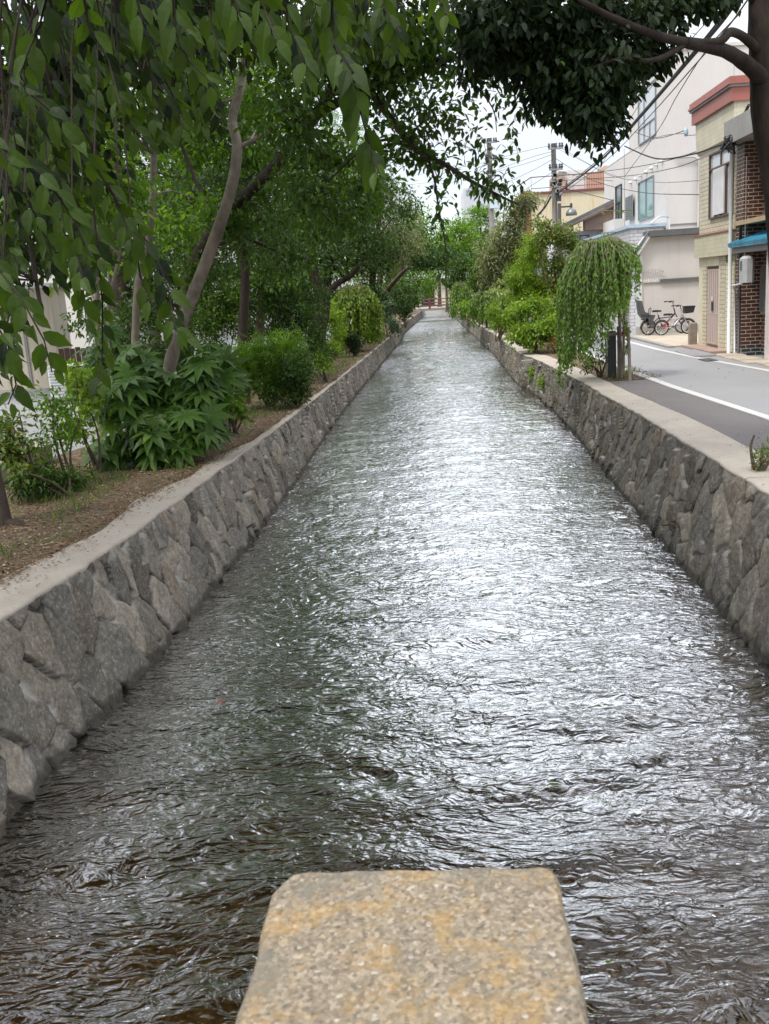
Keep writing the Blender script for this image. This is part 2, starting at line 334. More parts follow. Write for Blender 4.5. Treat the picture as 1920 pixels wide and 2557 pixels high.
M['blue_edge'] = plain('blue_edge', (.42,.53,.62), .5)
M['brown_trim'] = plain('brown_trim', (.20,.13,.11), .7)
M['roof_tile'] = plain('roof_tile', (.16,.155,.16), .7, .2)
M['pole_conc'] = plain('pole_conc', (.34,.31,.28), .85, .12, 2.)
M['stake'] = plain('stake_wood', (.23,.19,.155), .85, .25, 8.)
M['wire'] = plain('wire', (.02,.02,.024), .7)
M['wire_light'] = plain('wire_light', (.14,.14,.16), .7)
M['green_pole'] = plain('green_pole', (.10,.20,.12), .6)
M['bamboo'] = plain('bamboo', (.40,.34,.20), .6)
M['wood_brown'] = plain('wood_brown', (.10,.055,.04), .8)
M['rock'] = concrete('rock', (.085,.07,.062), (.04,.033,.03), 3.)
M['rock_grey'] = concrete('rock_grey', (.17,.155,.14), (.08,.07,.06), 3.)
M['curtain'] = plain('curtain', (.62,.60,.60), .9, .08)
M['blue'] = plain('blue_plastic', (.05,.22,.55), .4)
M['litter_leaf'] = leafmat('litter_leaf', (.04,.024,.014), (.19,.115,.06), (.50,.40,.27), .1, .8)
def glassm(name, c, k=.5):
    t = NT(name); g = t.n('ShaderNodeBsdfGlossy', {'Color': (.9,.93,.95,1), 'Roughness': .05}); d = t.n('ShaderNodeBsdfDiffuse', {'Color': (*c, 1)})
    x = t.n('ShaderNodeMixShader', {0: k, 1: d.outputs[0], 2: g.outputs[0]}); t.n('ShaderNodeOutputMaterial', {0: x.outputs[0]}); return t.m
M['glass'] = glassm('window_glass', (.12,.15,.16), .3)
M['glass_curtain'] = glassm('window_glass_curtain', (.50,.52,.53), .25)
M['glass_green'] = glassm('window_glass_green', (.22,.33,.32), .3)

# ---------------------------------------------------------------- leaves
def proto(kind):
    if kind == 'lo':       # folded diamond, 2 tris -> stored as quads (a,b,c,c not allowed) so 2 quads via mid points
        V = np.array([(0,0,0), (-.25,.42,.07), (0,1,-.06), (.25,.42,.07)], float); Qd = np.array([(0,1,2,3)]); return V, Qd
    if kind == 'narrow':
        V = np.array([(0,0,0), (-.13,.42,.04), (0,1,-.12), (.13,.42,.04)], float); return V, np.array([(0,1,2,3)])
    if kind == 'hi':       # pointed oval leaf, folded on the midrib and drooping at the tip
        ys = [0, .16, .40, .66, .86, 1.06]; ws = [.0, .17, .25, .20, .085, .0]; V = []
        for y, w_ in zip(ys, ws):
            dz = -.32*y*y; V += [(-w_, y, dz + w_*.28), (0, y, dz), (w_, y, dz + w_*.28)]
        V = np.array(V, float); q = []
        for i in range(5):
            q += [(3*i, 3*i+1, 3*i+4, 3*i+3), (3*i+1, 3*i+2, 3*i+5, 3*i+4)]
        return V, np.array(q)
    if kind == 'mid':
        ys = [0, .3, .68, 1.0]; ws = [.02, .22, .19, .0]; V = []
        for y, w_ in zip(ys, ws):
            dz = -.18*y*y; V += [(-w_, y, dz + w_*.25), (0, y, dz), (w_, y, dz + w_*.25)]
        q = []
        for i in range(3): q += [(3*i, 3*i+1, 3*i+4, 3*i+3), (3*i+1, 3*i+2, 3*i+5, 3*i+4)]
        return np.array(V, float), np.array(q)
    if kind == 'palm':     # palmate leaf with eight pointed lobes
        V = []; q = []; hv, hq = proto('hi')
        for k in range(8):
            a = math.radians(-132 + k*264/7.); l = 1. - .28*abs(k-3.5)/3.5
            c_, s_ = math.cos(a), math.sin(a); n0 = len(V)
            for x, y, z in hv:
                x2, y2 = x*.46*l, y*l*.72; zz = z*.35 - .06*(y*l)**2 + .03*y
                V.append((x2*c_ + y2*s_, -x2*s_ + y2*c_, zz))
            q += [tuple(n0+i for i in f) for f in hq]
        return np.array(V, float), np.array(q)
    if kind == 'blade':
        return np.array([(-.03,0,0), (.03,0,0), (.022,.55,.06), (0,1,.0)], float), np.array([(0,1,2,3)])
    if kind == 'spray':    # short twig of seven leaflets, for feathery foliage
        V = []; q = []
        for k in range(7):
            t = k/6.; a = (-1 if k % 2 else 1)*math.radians(58) if k < 6 else 0
            l = .42; bx, by = 0, .12 + .68*t; c_, s_ = math.cos(a), math.sin(a); n0 = len(V)
            for x, y, z in [(0,0,0), (-.12,.5,.03), (0,1,-.04), (.12,.5,.03)]:
                V.append((bx + (x*c_ + y*s_)*l, by + (-x*s_ + y*c_)*l, z*l - .2*by*by))
            q.append((n0, n0+1, n0+2, n0+3))
        return np.array(V, float), np.array(q)
PROTO = {k: proto(k) for k in ('lo','narrow','hi','mid','palm','blade','spray')}
def nrmz(a): return a/np.maximum(np.linalg.norm(a, axis=-1, keepdims=True), 1e-9)
def leaf_mesh(name, pos, dirs, nrm, size, kind, mat, rng, young=.08, tint=None):
    V, Qd = PROTO[kind]; n = len(pos); d = nrmz(dirs); x = nrmz(np.cross(d, nrm)); z = np.cross(x, d)
    sz = np.broadcast_to(np.asarray(size, float), (n,))[:, None]
    W = pos[:, None, :] + (V[None, :, 0, None]*x[:, None, :] + V[None, :, 1, None]*d[:, None, :] + V[None, :, 2, None]*z[:, None, :])*sz[:, :, None]
    k = len(V); Q = (np.arange(n)[:, None, None]*k + Qd[None]).reshape(-1, 4)
    t = rng.random(n)*.85 if tint is None else np.clip(tint + rng.normal(0, .12, n), 0, .86); yg = rng.random(n) < young; t = np.where(yg, .9 + .1*rng.random(n), t)
    C = np.repeat(np.stack([t, rng.random(n), np.zeros(n)], 1), k, axis=0)
    return np_mesh(name, W.reshape(-1, 3), Q, mat, C, False)
def clump_leaves(centers, rad, n, rng, droop=.4, flat=.6):
    """leaf positions, axes and normals round clump centres"""
    m = len(centers); c = np.repeat(centers, n, axis=0); r = np.repeat(np.broadcast_to(rad, (m,)), n)[:, None]
    o = rng.normal(0, 1, (m*n, 3)); o = nrmz(o)*(rng.random((m*n, 1))**.5); o[:, 2] *= flat
    pos = c + o*r; d = o + rng.normal(0, .6, o.shape); d[:, 2] -= droop
    nr = rng.normal(0, .45, o.shape); nr[:, 2] += 1.
    return pos, nrmz(d), nrmz(nr)
def px_blob(u, v, y, ru, rv, rd): c = np.array(at(u, v, y)); k = y/F; return (c, (ru*k, rd, rv*k))

def tree(name, label, cat, base, stems, blobs, leaf, mat, bark, size, per=26, crad=.3, droop=.45, flat=.6, young=.08, group=None, seed=1, twigs=True, sides=7, hollow=.35, limb=1.0):
    """stems: list of (points, r0, r1); blobs: list of (centre, radii, clump count)"""
    rng = np.random.default_rng(seed); rr = random.Random(seed)
    root = empty(name, base, 0, label, cat, group)
    tb = MB(); nodes = []
    for pts, r0, r1 in stems:
        P = [Vector(p) for p in pts]; fine = []
        for i in range(len(P)-1):          # smooth the polyline a little
            p0, p1, p2, p3 = P[max(i-1, 0)], P[i], P[i+1], P[min(i+2, len(P)-1)]
            for s in range(4):
                t = s/4.; fine.append(.5*((2*p1) + (p2-p0)*t + (2*p0-5*p1+4*p2-p3)*t*t + (3*p1-p0-3*p2+p3)*t**3))
        fine.append(P[-1]); m = len(fine)
        rad = [(r0 + (r1-r0)*(i/(m-1)))*(1 + (.35*max(0, 1-i/3.) if (Vector(pts[0])-Vector(base)).length < .6 else 0))*rr.uniform(.95, 1.05) for i in range(m)]
        tb.tube(fine, rad, 10); nodes += list(zip(fine, rad))
    tb.build('trunk', bark, root)
    lb = MB(); allc = []; ns = len(nodes)
    for bl in blobs:
        (c, rad, nc) = bl[:3]; c = np.array(c, float); rad = np.array(rad, float)
        q = nrmz(rng.normal(0, 1, (nc, 3)))*((hollow + (1-hollow)*rng.random((nc, 1)))); cc = c + q*rad; allc.append(cc)
        cand = [n_ for n_ in nodes[:ns] if n_[0].z < c[2] + .4] or nodes[:ns]
        st, sr = min(cand, key=lambda n_: (n_[0]-Vector(c)).length)
        e = Vector(c); mid = (st+e)/2 + Vector((rr.uniform(-.1,.1), rr.uniform(-.1,.1), .12))*(e-st).length
        lp = [st + (mid-st)*t*2 if t < .5 else mid + (e-mid)*(t-.5)*2 for t in (0, .25, .5, .75, 1)]
        if (e-st).length > .15 and limb > 0:
            r1 = min(sr*.6, .012 + .016*(e-st).length)*limb; lb.tube(lp, [r1*(1-.7*t) for t in (0, .25, .5, .75, 1)], 6)
        if twigs and limb > 0:
            for k in range(0, nc, max(1, nc//40)):
                e2 = Vector(cc[k]); s2 = min(lp + [n_[0] for n_ in nodes[:ns]], key=lambda p: (p-e2).length)
                m2 = (s2+e2)/2 + Vector((rr.uniform(-.1,.1), rr.uniform(-.1,.1), rr.uniform(0,.15)))*(e2-s2).length
                r2 = .004 + .004*(e2-s2).length; lb.tube([s2, m2, e2], [r2, r2*.7, r2*.35], 4, False)
    if lb.v: lb.build('branches', bark, root)
    cc = np.concatenate(allc); pos, d, nr = clump_leaves(cc, crad, per, rng, droop, flat)
    zc = np.repeat(rng.normal(.42, .2, len(cc)), per)
    me = leaf_mesh('foliage', pos, d, nr, size*rng.uniform(.7, 1.25, len(pos)), leaf, mat, rng, young, zc)
    mkobj('foliage', me, root)
    return root
def shrub(name, label, cat, base, blobs, leaf, mat, size, per=22, crad=.16, stems=5, seed=1, young=.1, droop=.1, flat=.8, group=None, bark=None, hollow=.2):
    rr = random.Random(seed); base = Vector(base); st = []
    top = Vector(blobs[0][0])
    for k in range(stems):
        e = Vector(blobs[k % len(blobs)][0]) + Vector((rr.uniform(-.2,.2), rr.uniform(-.2,.2), rr.uniform(-.1,.2)))
        b0 = base + Vector((rr.uniform(-.08,.08), rr.uniform(-.08,.08), -.03)); m_ = (b0+e)/2 + Vector((rr.uniform(-.08,.08), rr.uniform(-.08,.08), .05))
        st.append(([b0, m_, e], .02, .008))
    return tree(name, label, cat, base, st, blobs, leaf, mat, bark or M['bark_mid'], size, per, crad, droop, flat, young, group, seed, True, 6, hollow, .5)

# ---------------------------------------------------------------- canal profile
YW = np.array([-6, 0, 8, 13, 20, 27, 40, 55, 85, 140.]); ZW = np.array([-1.3,-1.28,-1.25,-1.2,-1.03,-.9,-.78,-.68,-.60,-.55])
def zw(y): return np.interp(y, YW, ZW)
RY = np.array([-6, 8.9, 14, 19.5, 23.2, 27.2, 27.7, 29.4, 43.0, 43.7, 50, 82.6, 140]); RX = np.array([2.95,2.94,2.94,2.86,2.74,2.58,2.44,2.40,2.38,2.30,2.22,1.73,.9])
LY = np.array([-6, 6.65, 8.5, 12.7, 16.4, 22.4, 50.7, 57.5, 58.4, 90, 140]); LX = np.array([-3.3,-3.26,-3.08,-2.92,-2.76,-2.62,-2.04,-2.0,-2.12,-1.3,-.5])
def xr(y): return np.interp(y, RY, RX)
def xl(y): return np.interp(y, LY, LX)
def batter(y): return np.interp(y, [0, 14, 22, 100], [.40, .34, .16, .12])
def lz(y): return np.interp(y, [0, 25, 60, 95], [LZ, LZ, -.08, 0])
# lattice Voronoi used for the masonry
def voro(s, t, cell, seed):
    rng = np.random.default_rng(seed); J = rng.random((512, 512, 3))
    a = (s + t*.92)/cell/1.25; b = (s - t*.92)/cell/1.25           # rotated lattice: stones set on their corners
    ia, ib = np.floor(a).astype(int), np.floor(b).astype(int)
    best = np.full(s.shape, 9e9); sec = best.copy(); cid = np.zeros(s.shape + (3,)); cen = np.zeros(s.shape + (2,))
    for da in (-1, 0, 1, 2):
        for db in (-1, 0, 1, 2):
            ca, cb = ia+da-0, ib+db-0; j = J[ca % 512, cb % 512]
            pa = ca + .5 + (j[..., 0]-.5)*.72; pb = cb + .5 + (j[..., 1]-.5)*.72
            d = np.maximum(np.abs(a-pa), np.abs(b-pb))*.45 + np.hypot(a-pa, b-pb)*.55
            m = d < best; m2 = (~m) & (d < sec)
            sec = np.where(m, best, np.where(m2, d, sec)); best = np.where(m, d, best)
            cid[m] = J[(ca % 512)[m], (cb % 512)[m]]; cen[m] = np.stack([(a-pa)[m], (b-pb)[m]], -1)
    return best, sec, cid, cen
def vnoise(x, y, seed):
    rng = np.random.default_rng(seed); G_ = rng.random((256, 256)); i, j = np.floor(x).astype(int), np.floor(y).astype(int); fx, fy = x-i, y-j
    fx = fx*fx*(3-2*fx); fy = fy*fy*(3-2*fy); g = lambda a, b: G_[a % 256, b % 256]
    return (g(i,j)*(1-fx)+g(i+1,j)*fx)*(1-fy) + (g(i,j+1)*(1-fx)+g(i+1,j+1)*fx)*fy
def ystations(y0, y1, k, mn):
    ys = [y0]
    while ys[-1] < y1: ys.append(ys[-1] + max(mn, k*abs(ys[-1])))
    return np.array(ys)
def wall_face(side, parent, seed):
    ys = ystations(1.5, 100, .0022, .012); nt_ = 96; tt = np.linspace(0, 1, nt_)
    Y = np.repeat(ys[:, None], nt_, 1); Xt = (xr if side > 0 else xl)(Y); zt = 0*Y - .012 if side > 0 else lz(Y) - .012
    zb = zw(Y) - .22; T = tt[None, :]*(zt-zb); Xf = Xt - side*batter(Y)*(1 - tt[None, :])
    S = Y*1.0; b1, b2, cid, cen = voro(S, T*.85, .36, seed); e = b2-b1
    joint = np.clip(1 - e/.075, 0, 1); dome = .016*np.clip(e*3.5, 0, 1)**.6
    tilt = (cen[..., 0]*(cid[..., 0]-.5) + cen[..., 1]*(cid[..., 1]-.5))*.10
    rough = (vnoise(S*13, T*13, seed+1)-.5)*.014 + (vnoise(S*34, T*34, seed+2)-.5)*.009 + (vnoise(S*5, T*5, seed+3)-.5)*.02
    disp = dome + tilt + rough - .036*joint + (cid[..., 2]-.5)*.014
    fade = np.clip((1 - tt[None, :])/.04, 0, 1)*.8 + .2; disp = disp*fade
    P = np.stack([Xf - side*disp, Y, zb + T], -1)
    wet = np.clip(1 - (P[..., 2] - zw(Y) - .02 - .05*vnoise(S*9, T*0, seed+5))/.05, 0, 1)
    C = np.stack([np.clip(cid[..., 2]*.93 + vnoise(S*2, T*2, seed+7)*.07, 0, 1), np.clip(joint*1.5, 0, 1), wet], -1)
    if side > 0: P = P[:, ::-1]; C = C[:, ::-1]
    me = grid_mesh('stone_face', P, M['stone'], C, smooth=True); mkobj('stone_face', me, parent)
def coping(side, parent, ya, yb, wfun, seed, lab=None):
    ys = ystations(ya, yb, .004, .03); n = 26; w_ = np.linspace(0, 1, n); Y = np.repeat(ys[:, None], n, 1); X0 = (xr if side > 0 else xl)(Y)
    wd = wfun(Y) + .20*(vnoise(Y*1.4, Y*0+seed, 5)-.5)*(1 if side < 0 else .1); edge = .035*(vnoise(Y*5, Y*0, seed)-.5) + .018*(vnoise(Y*19, Y*0, seed+1)-.5)
    z = (0*Y if side > 0 else lz(Y)) + .004 + .012*(vnoise(Y*1.5, w_[None]*4+Y*0, seed+2)-.5)
    X = X0 + side*(-.015 + edge + (wd-edge)*w_[None, :])
    z = z - np.where(w_[None, :] < .05, .018*(1 - w_[None, :]/.05), 0)
    P = np.stack([X, Y, z], -1)
    drop = P[:, :1].copy(); drop[..., 2] -= .07; drop[..., 0] += side*.05; P = np.concatenate([drop, P], 1)
    if side < 0: P = P[:, ::-1]
    me = grid_mesh('coping', P, M['coping']); mkobj('coping', me, parent)
wl = empty('stone_wall', (xl(8), 8, LZ), 0, 'rough grey stone retaining wall on the left side of the canal, below the trees', 'retaining wall', 'stone walls lining the canal')
wall_face(-1, wl, 11); coping(-1, wl, 1.5, 100, lambda y: np.interp(y, [0, 8, 11, 13, 16, 30], [.55, .52, .42, .30, .14, .08]), 21)
wr = empty('stone_wall', (xr(8), 8, 0), 0, 'grey stone retaining wall with broad pale concrete top between canal and street on the right', 'retaining wall', 'stone walls lining the canal')
wall_face(1, wr, 12)
cw = lambda y: np.interp(y, [0, 8, 11.2, 14.5, 17.5, 24, 28, 45], [.60, .58, .58, .55, .45, .46, .42, .2])
coping(1, wr, 1.5, 9.55, cw, 31); coping(1, wr, 9.58, 27.2, cw, 32); coping(1, wr, 27.25, 100, cw, 33)

# ---------------------------------------------------------------- ground, bed, water, roads
def ground():
    ys = np.concatenate([[-60], np.arange(-6, 30, .5), np.arange(30, 100, 2.), [100, 104, 140, 220, 400, 900]]); V = []
    fl = np.array([-900, -200, -60, -20, -12, -8, -6.5, -5.2, -4.2, -3.6, -3.2]); rows = []
    for y in ys:
        a, b = float(xl(y)), float(xr(y)); row = []
        zl = float(lz(y)) - .02; ww = .10
        xs = [x for x in fl if x < a-.3]; xs = list(np.linspace(0, 1, 10)); 
        for i, f in enumerate(np.array([900, 200, 60, 22, 12, 6, 3.4, 1.8, .9, .06])): row.append((a - f, y, zl + (.012*math.sin(y*2.1+i*1.7) if 0 < i < 9 else 0)))
        zb = float(zw(y)) - .30 if y < 100 else -.03
        row.append((a + .05, y, zb)); row.append((a + (b-a)*.33, y, zb - .0)); row.append((a + (b-a)*.66, y, zb)); row.append((b - .05, y, zb))
        for f in (.06, 1.5, 6, 20, 80, 900): row.append((b + f, y, -.02))
        rows.append(row)
    P = np.array(rows); me = grid_mesh('ground', P, M['earth'], smooth=False); tag(mkobj('ground', me), kind='structure')
ground()
def strip(name, mat, fa, fb, y0, y1, z, kind='structure', st=.5, nx=6, zf=None):
    ys = np.arange(y0, y1 + st*.5, st); P = np.array([[(fa(y) + (fb(y)-fa(y))*i/nx, y, (zf(y) if zf else 0) + z) for i in range(nx+1)] for y in ys])
    me = grid_mesh(name, P, mat, smooth=False); o = mkobj(name, me)
    if kind: o['kind'] = kind
    return o
strip('stream_bed', M['bed'], lambda y: xl(y)-.02, lambda y: xr(y)+.02, 0.6, 100, -.16, zf=lambda y: float(zw(y)))
strip('planting_soil', M['soil'], lambda y: xl(y)-2.9 - .25*math.sin(y*.6), lambda y: xl(y)-.04, 1, 98, -.006, zf=lambda y: float(lz(y)))
# left side street
strip('side_street', M['road'], lambda y: -13.0, lambda y: xl(y)-2.95, 1, 98, .0, nx=4, zf=lambda y: float(lz(y))-.012)
# right street: promenade strip, lane, markings
l2 = lambda y: float(np.interp(y, [0, 13.5, 18, 22, 30, 60, 100], [4.62, 4.45, 4.2, 4.1, 4.05, 3.8, 3.2]))
l1 = lambda y: float(np.interp(y, [0, 19.8, 23.8, 27, 31.7, 60, 100], [7.0, 6.5, 6.12, 5.95, 5.9, 5.6, 5.0]))
strip('pavement', M['road_dark'], lambda y: xr(y)+cw(y)-.03, lambda y: l2(y)+.05, 1, 19.6, -.004)
strip('planting_soil', M['soil'], lambda y: xr(y)+cw(y)-.03, lambda y: l2(y)-.10, 19.6, 98, -.006)
strip('road', M['road'], lambda y: l2(y)-.10, lambda y: 7.6, -4, 98, .000)
strip('road_marking', M['paint'], lambda y: l2(y)-.075, lambda y: l2(y)+.075, 1, 98, .005, nx=2)
strip('road_marking', M['paint'], lambda y: l1(y)-.075, lambda y: l1(y)+.075, 1, 98, .005, nx=2)

def water():
    ys = np.concatenate([ystations(.8, 30, .004, .03)[:-1], np.arange(30, 99.9, .3)]); nx = 130; fx = np.linspace(0, 1, nx)
    Y = np.repeat(ys[:, None], nx, 1); a = xl(Y) + .02; b = xr(Y) - .02; X = a + (b-a)*fx[None]
    rng = np.random.default_rng(3); Z = 0*X; wx = X + .25*vnoise(X*.8, Y*.8, 9); wy = Y + .35*vnoise(X*.9+7, Y*.7, 8)
    for k in range(46):
        lam = .22*(2.6**(rng.random()*1.6)); th = rng.normal(math.pi/2, .42); am = .0008*lam/.35
        ph = rng.random()*6.28; Z += am*np.sin((wx*math.cos(th)+wy*math.sin(th))*2*math.pi/lam + ph)*(.5 + vnoise(X*.7+k, Y*.5, k))
    fade = np.interp(Y, [0, 12, 40, 90], [1., 1., .6, .35]); P = np.stack([X, Y, zw(Y) + Z*fade], -1)
    me = grid_mesh('water', P, M['water'], smooth=True); tag(mkobj('water', me), kind='structure')
water()

# ---------------------------------------------------------------- bridge post in front
def bridge_post():
    z = 1.555; A = gnd(676, 2208, z); B = gnd(1404, 2180, z); A2 = gnd(584, 2557, z); B2 = gnd(1462, 2557, z)
    x0, x1 = (A.x+A2.x)/2, (B.x+B2.x)/2; y1 = (A.y+B.y)/2 + .015; y0 = y1 - .34
    n = 40; rng = np.random.default_rng(2); xs = np.linspace(0, 1, n); P = []
    rows = []
    # rounded block: top sheet, then sides wrapping down
    prof = [(0.0, 0.0)]
    def mapt(s, L_, r):                   # arc parameterisation across the top and down both sides
        return s
    cx, cy, hx, hy = (x0+x1)/2, (y0+y1)/2, (x1-x0)/2, (y1-y0)/2; r = .012
    Vv = []; ring = []
    cnt = []
    def outline(inset, z_):
        pts = []; rc = .035
        for (sx, sy, a0) in ((1,-1,-90), (1,1,0), (-1,1,90), (-1,-1,180)):
            rcc = rc*(.35 if (sx, sy) != (-1, 1) else .8)
            ox, oy = cx + sx*(hx-rcc), cy + sy*(hy-rcc)
            for k in (0, 2, 6) if (sx, sy) == (-1, 1) else (0, 3, 6):
                a = math.radians(a0 + 15*k); pts.append((ox + math.cos(a)*(rcc-inset), oy + math.sin(a)*(rcc-inset)))
        out = []
        for i in range(len(pts)):       # subdivide edges
            p, q = pts[i], pts[(i+1) % len(pts)]; m = max(1, int(math.hypot(q[0]-p[0], q[1]-p[1])/.012)) if len(cnt) <= i else cnt[i]; cnt.append(m) if len(cnt) <= i else None
            for k in range(m): out.append((p[0]+(q[0]-p[0])*k/m, p[1]+(q[1]-p[1])*k/m))
        return [(x + (vnoise(np.array(x*60.), np.array(y*60.), 4)-.5)*.003 + (vnoise(np.array(x*17.), np.array(y*17.), 6)-.5)*.002, y + (vnoise(np.array(x*60.+9), np.array(y*60.), 5)-.5)*.004, z_) for x, y in out]
    b = MB(); rings = [outline(0, 0.15), outline(0, z-.007), outline(.0015, z-.003), outline(.004, z)]
    n = len(rings[0]); vs = [p for rg in rings for p in rg]; m = min(len(r_) for r_ in rings)
    fs = [(i*n+k, i*n+(k+1) % n, (i+1)*n+(k+1) % n, (i+1)*n+k) for i in range(len(rings)-1) for k in range(n)]
    fs.append(tuple(range((len(rings)-1)*n, len(rings)*n))); b.add(vs, fs)
    root = empty('bridge_post', (cx, cy, .15), 0, 'square granite bridge post top mottled with orange and grey lichen in the foreground', 'stone post')
    b.build('post', M['granite'], root)
    return cx, cy
try:
    pcx, pcy = bridge_post()
except Exception as ex:
    print('post', ex); raise

# ---------------------------------------------------------------- buildings on the right
XF = 7.0
def window(parent, x, y0, y1, z0, z1, nv, frame='frame_brown', glass='glass', rail=None, t=.04, depth=.06, axis='x', label=None):
    """window on a face at x looking -x (axis x) or on a face at y looking -y (axis y; then y0..y1 are x values)"""
    f = MB(); g = MB()
    def bx(b, a0, a1, c0, c1, d0, d1):
        if axis == 'x': b.box(x-d1, x-d0, a0, a1, c0, c1)
        else: b.box(a0, a1, x-d1, x-d0, c0, c1)
    bx(f, y0, y1, z0, z0+t, -.05, depth); bx(f, y0, y1, z1-t, z1, -.05, depth)
    bx(f, y0, y0+t, z0+t, z1-t, -.05, depth); bx(f, y1-t, y1, z0+t, z1-t, -.05, depth)
    zt = z1-t
    if rail: bx(f, y0+t, y1-t, rail, rail+t, -.05, depth-.005)
    for i in range(1, nv):
        c = y0 + (y1-y0)*i/nv; bx(f, c-t*.4, c+t*.4, z0+t, (rail or zt), -.05, depth-.01)
        if rail and i % 2 == 0: bx(f, c-t*.4, c+t*.4, rail+t, zt, -.05, depth-.01)
    bx(g, y0+t*.5, y1-t*.5, z0+t*.5, z1-t*.5, -.02, .012)
    fo = f.build('window', M[frame], parent, label); g.build('pane', M[glass], fo)
    return fo
def Z(u, v, y): return at(u, v, y).z
# yellow tiled house
yb = empty('tiled_house', (XF, 24.2, 0), 0, 'narrow two-storey yellow tiled house with red cornice and slatted door', 'house')
MB().box(XF+.16, 13, 24.2, 27.42, 0, 2.33).box(XF+.10, 13, 24.2, 27.42, 2.33, 5.32).build('wall', M['tile_yellow'], yb)
MB().box(XF-.02, XF+.8, 24.195, 27.46, 2.33, 2.87).build('awning_band', M['tile_yellow_plain'], yb)
MB().box(XF-.05, XF+.6, 24.18, 27.5, 2.872, 2.90).build('awning_trim', M['red_metal'], yb)
MB().prism([(XF+.02,4.98),(XF+.1,4.9),(13,4.9),(13,5.7),(XF-.0,5.7)], 24.14, 27.5).build('parapet', M['tile_yellow_plain'], yb, 'plain yellow tiled parapet')
MB().box(XF-.08, 13, 24.08, 27.6, 5.7, 6.05).build('cornice', M['red_metal'], yb)
MB().box(XF-.16, 13.1, 24.0, 27.66, 6.053, 6.11).box(XF-.13, 13.1, 24.03, 27.63, 6.11, 6.22).build('roof_edge', M['red_metal'], yb)
MB().box(XF-.13, 13.05, 24.04, 27.62, 6.0, 6.05).build('soffit', M['conc_old'], yb)
window(yb, XF+.10, 24.38, 26.35, 3.25, 4.82, 4, 'frame_brown', 'glass_curtain', 4.42)
MB().box(XF+.02, XF+.05, 24.95, 25.9, 3.32, 4.4).build('curtain', M['curtain'], yb)
dr = MB()
for i in range(6): y = 25.55 + i*.187; dr.cbox(XF+.115, XF+.14, y, y+.125, .12, 2.02, .004)
for z in (.14, .9, 1.98): dr.box(XF+.112, XF+.128, 25.6, 26.62, z, z+.03)
def pinkdoor():
    t = NT('door_slats'); return t.out((.47,.37,.33), .6, .3)
M['door_pink'] = pinkdoor()
MB().box(XF+.142, XF+.155, 25.53, 26.68, .1, 2.08).build('door_panel', plain('door_panel', (.13,.09,.08), .7), yb)
do = dr.build('door', M['door_pink'], yb)
MB().box(XF+.085, XF+.10, 26.02, 26.16, .98, 1.2).build('mailbox', M['dark_metal'], do)
MB().box(XF+.086, XF+.10, 26.04, 26.14, 1.24, 1.34).build('notice', M['white_plastic'], do)
MB().box(XF+.10, XF+.16, 26.68, 27.05, 0, 2.33).build('brick_pilaster', M['tile_yellow'], yb); MB().box(XF+.10, XF+.16, 24.98, 25.44, 0, 2.33).build('brick_pilaster', M['tile_yellow'], yb)
MB().box(XF+.095, XF+.16, 25.44, 25.52, 0, 2.1).box(XF+.10, XF+.16, 27.05, 27.42, 0, 2.33).box(XF+.095, XF+.16, 25.48, 27.05, 2.1, 2.33).build('door_frame', plain('door_frame', (.60,.54,.40), .6), yb)
MB().box(XF+.10, XF+.16, 24.205, 24.95, .05, 2.15).build('siding', M['siding'], yb)
MB().cyl(XF-.03, 24.15, 0, 5.3, .045).build('downpipe', M['white_plastic'], yb)
MB().box(XF-.35, XF+.1, 24.6, 27.4, .0, .06).build('door_step', concrete('door_step', (.36,.25,.21), (.22,.15,.12)), yb)

# brown tiled house nearer
bb = empty('tiled_house', (XF+.1, 20, 0), 0, 'brown tiled house with blue glazed tile canopy and meter box beside the tree', 'house')
XB = XF+.08
MB().box(XB, 13, 23.55, 24.12, .22, 5.15).box(XB+.45, 13, 14.0, 23.55, .22, 5.15).build('wall', M['tile_brown'], bb)
MB().box(XB-.012, 13, 23.54, 24.125, 0, .22).box(XB+.44, 12.9, 14.0, 23.54, 0, .22).build('plinth', M['tile_black'], bb)
MB().box(XB-.28, 13.2, 13.9, 24.2, 4.75, 5.25).build('eave_band', M['conc_old'], bb)
MB().box(XB-.05, XB+.5, 16, 24.12, 2.96, 3.06).build('ledge', plain('ledge', (.40,.30,.18), .7), bb)
vb = MB(); vb.box(XB+.36, XB+.40, 19.2, 23.2, 3.1, 4.0)
for i in range(48): y = 19.2 + i*.083; vb.box(XB+.33, XB+.36, y, y+.045, 3.1, 4.0)
vb.build('balcony_screen', plain('screen_brown', (.17,.14,.12), .6), bb)
window(bb, XB+.45, 20.8, 22.6, 3.9, 4.6, 2, 'frame_brown', 'glass_curtain')
window(bb, XB+.45, 22.3, 23.4, .95, 2.05, 1, 'frame_steel', 'glass')
wbm = MB()
for i in range(15): y = 22.32 + i*.072; wbm.box(XB+.33, XB+.38, y, y+.02, 1.0, 2.0)
wbm.build('window_grille', plain('grille_grey', (.20,.19,.18), .5), bb)
MB().box(XB-.12, XB+.45, 18, 24.0, 2.34, 2.5).build('canopy_beam', plain('canopy_beam', (.22,.2,.19), .7), bb)
ct = MB()
for i in range(44): y = 18.1 + i*.135; ct.tube([(XB-.22, y, 2.52), (XB+.46, y, 2.76)], .058, 8)
ct.box(XB-.16, XB+.45, 18, 24.0, 2.5, 2.54); ct.build('tile_canopy', M['blue_tile'], bb)
MB().box(XB+.0, XB+.46, 20.7, 21.9, 0, 2.34).build('pillar', plain('pillar_pale', (.58,.50,.48), .7), bb)
MB().box(XB+.41, XB+.44, 14.2, 20.6, .02, 2.3).build('shutter', M['siding'], bb)
MB().cyl(XB-.03, 23.65, 0, 2.95, .035).build('downpipe', M['dark_metal'], bb)
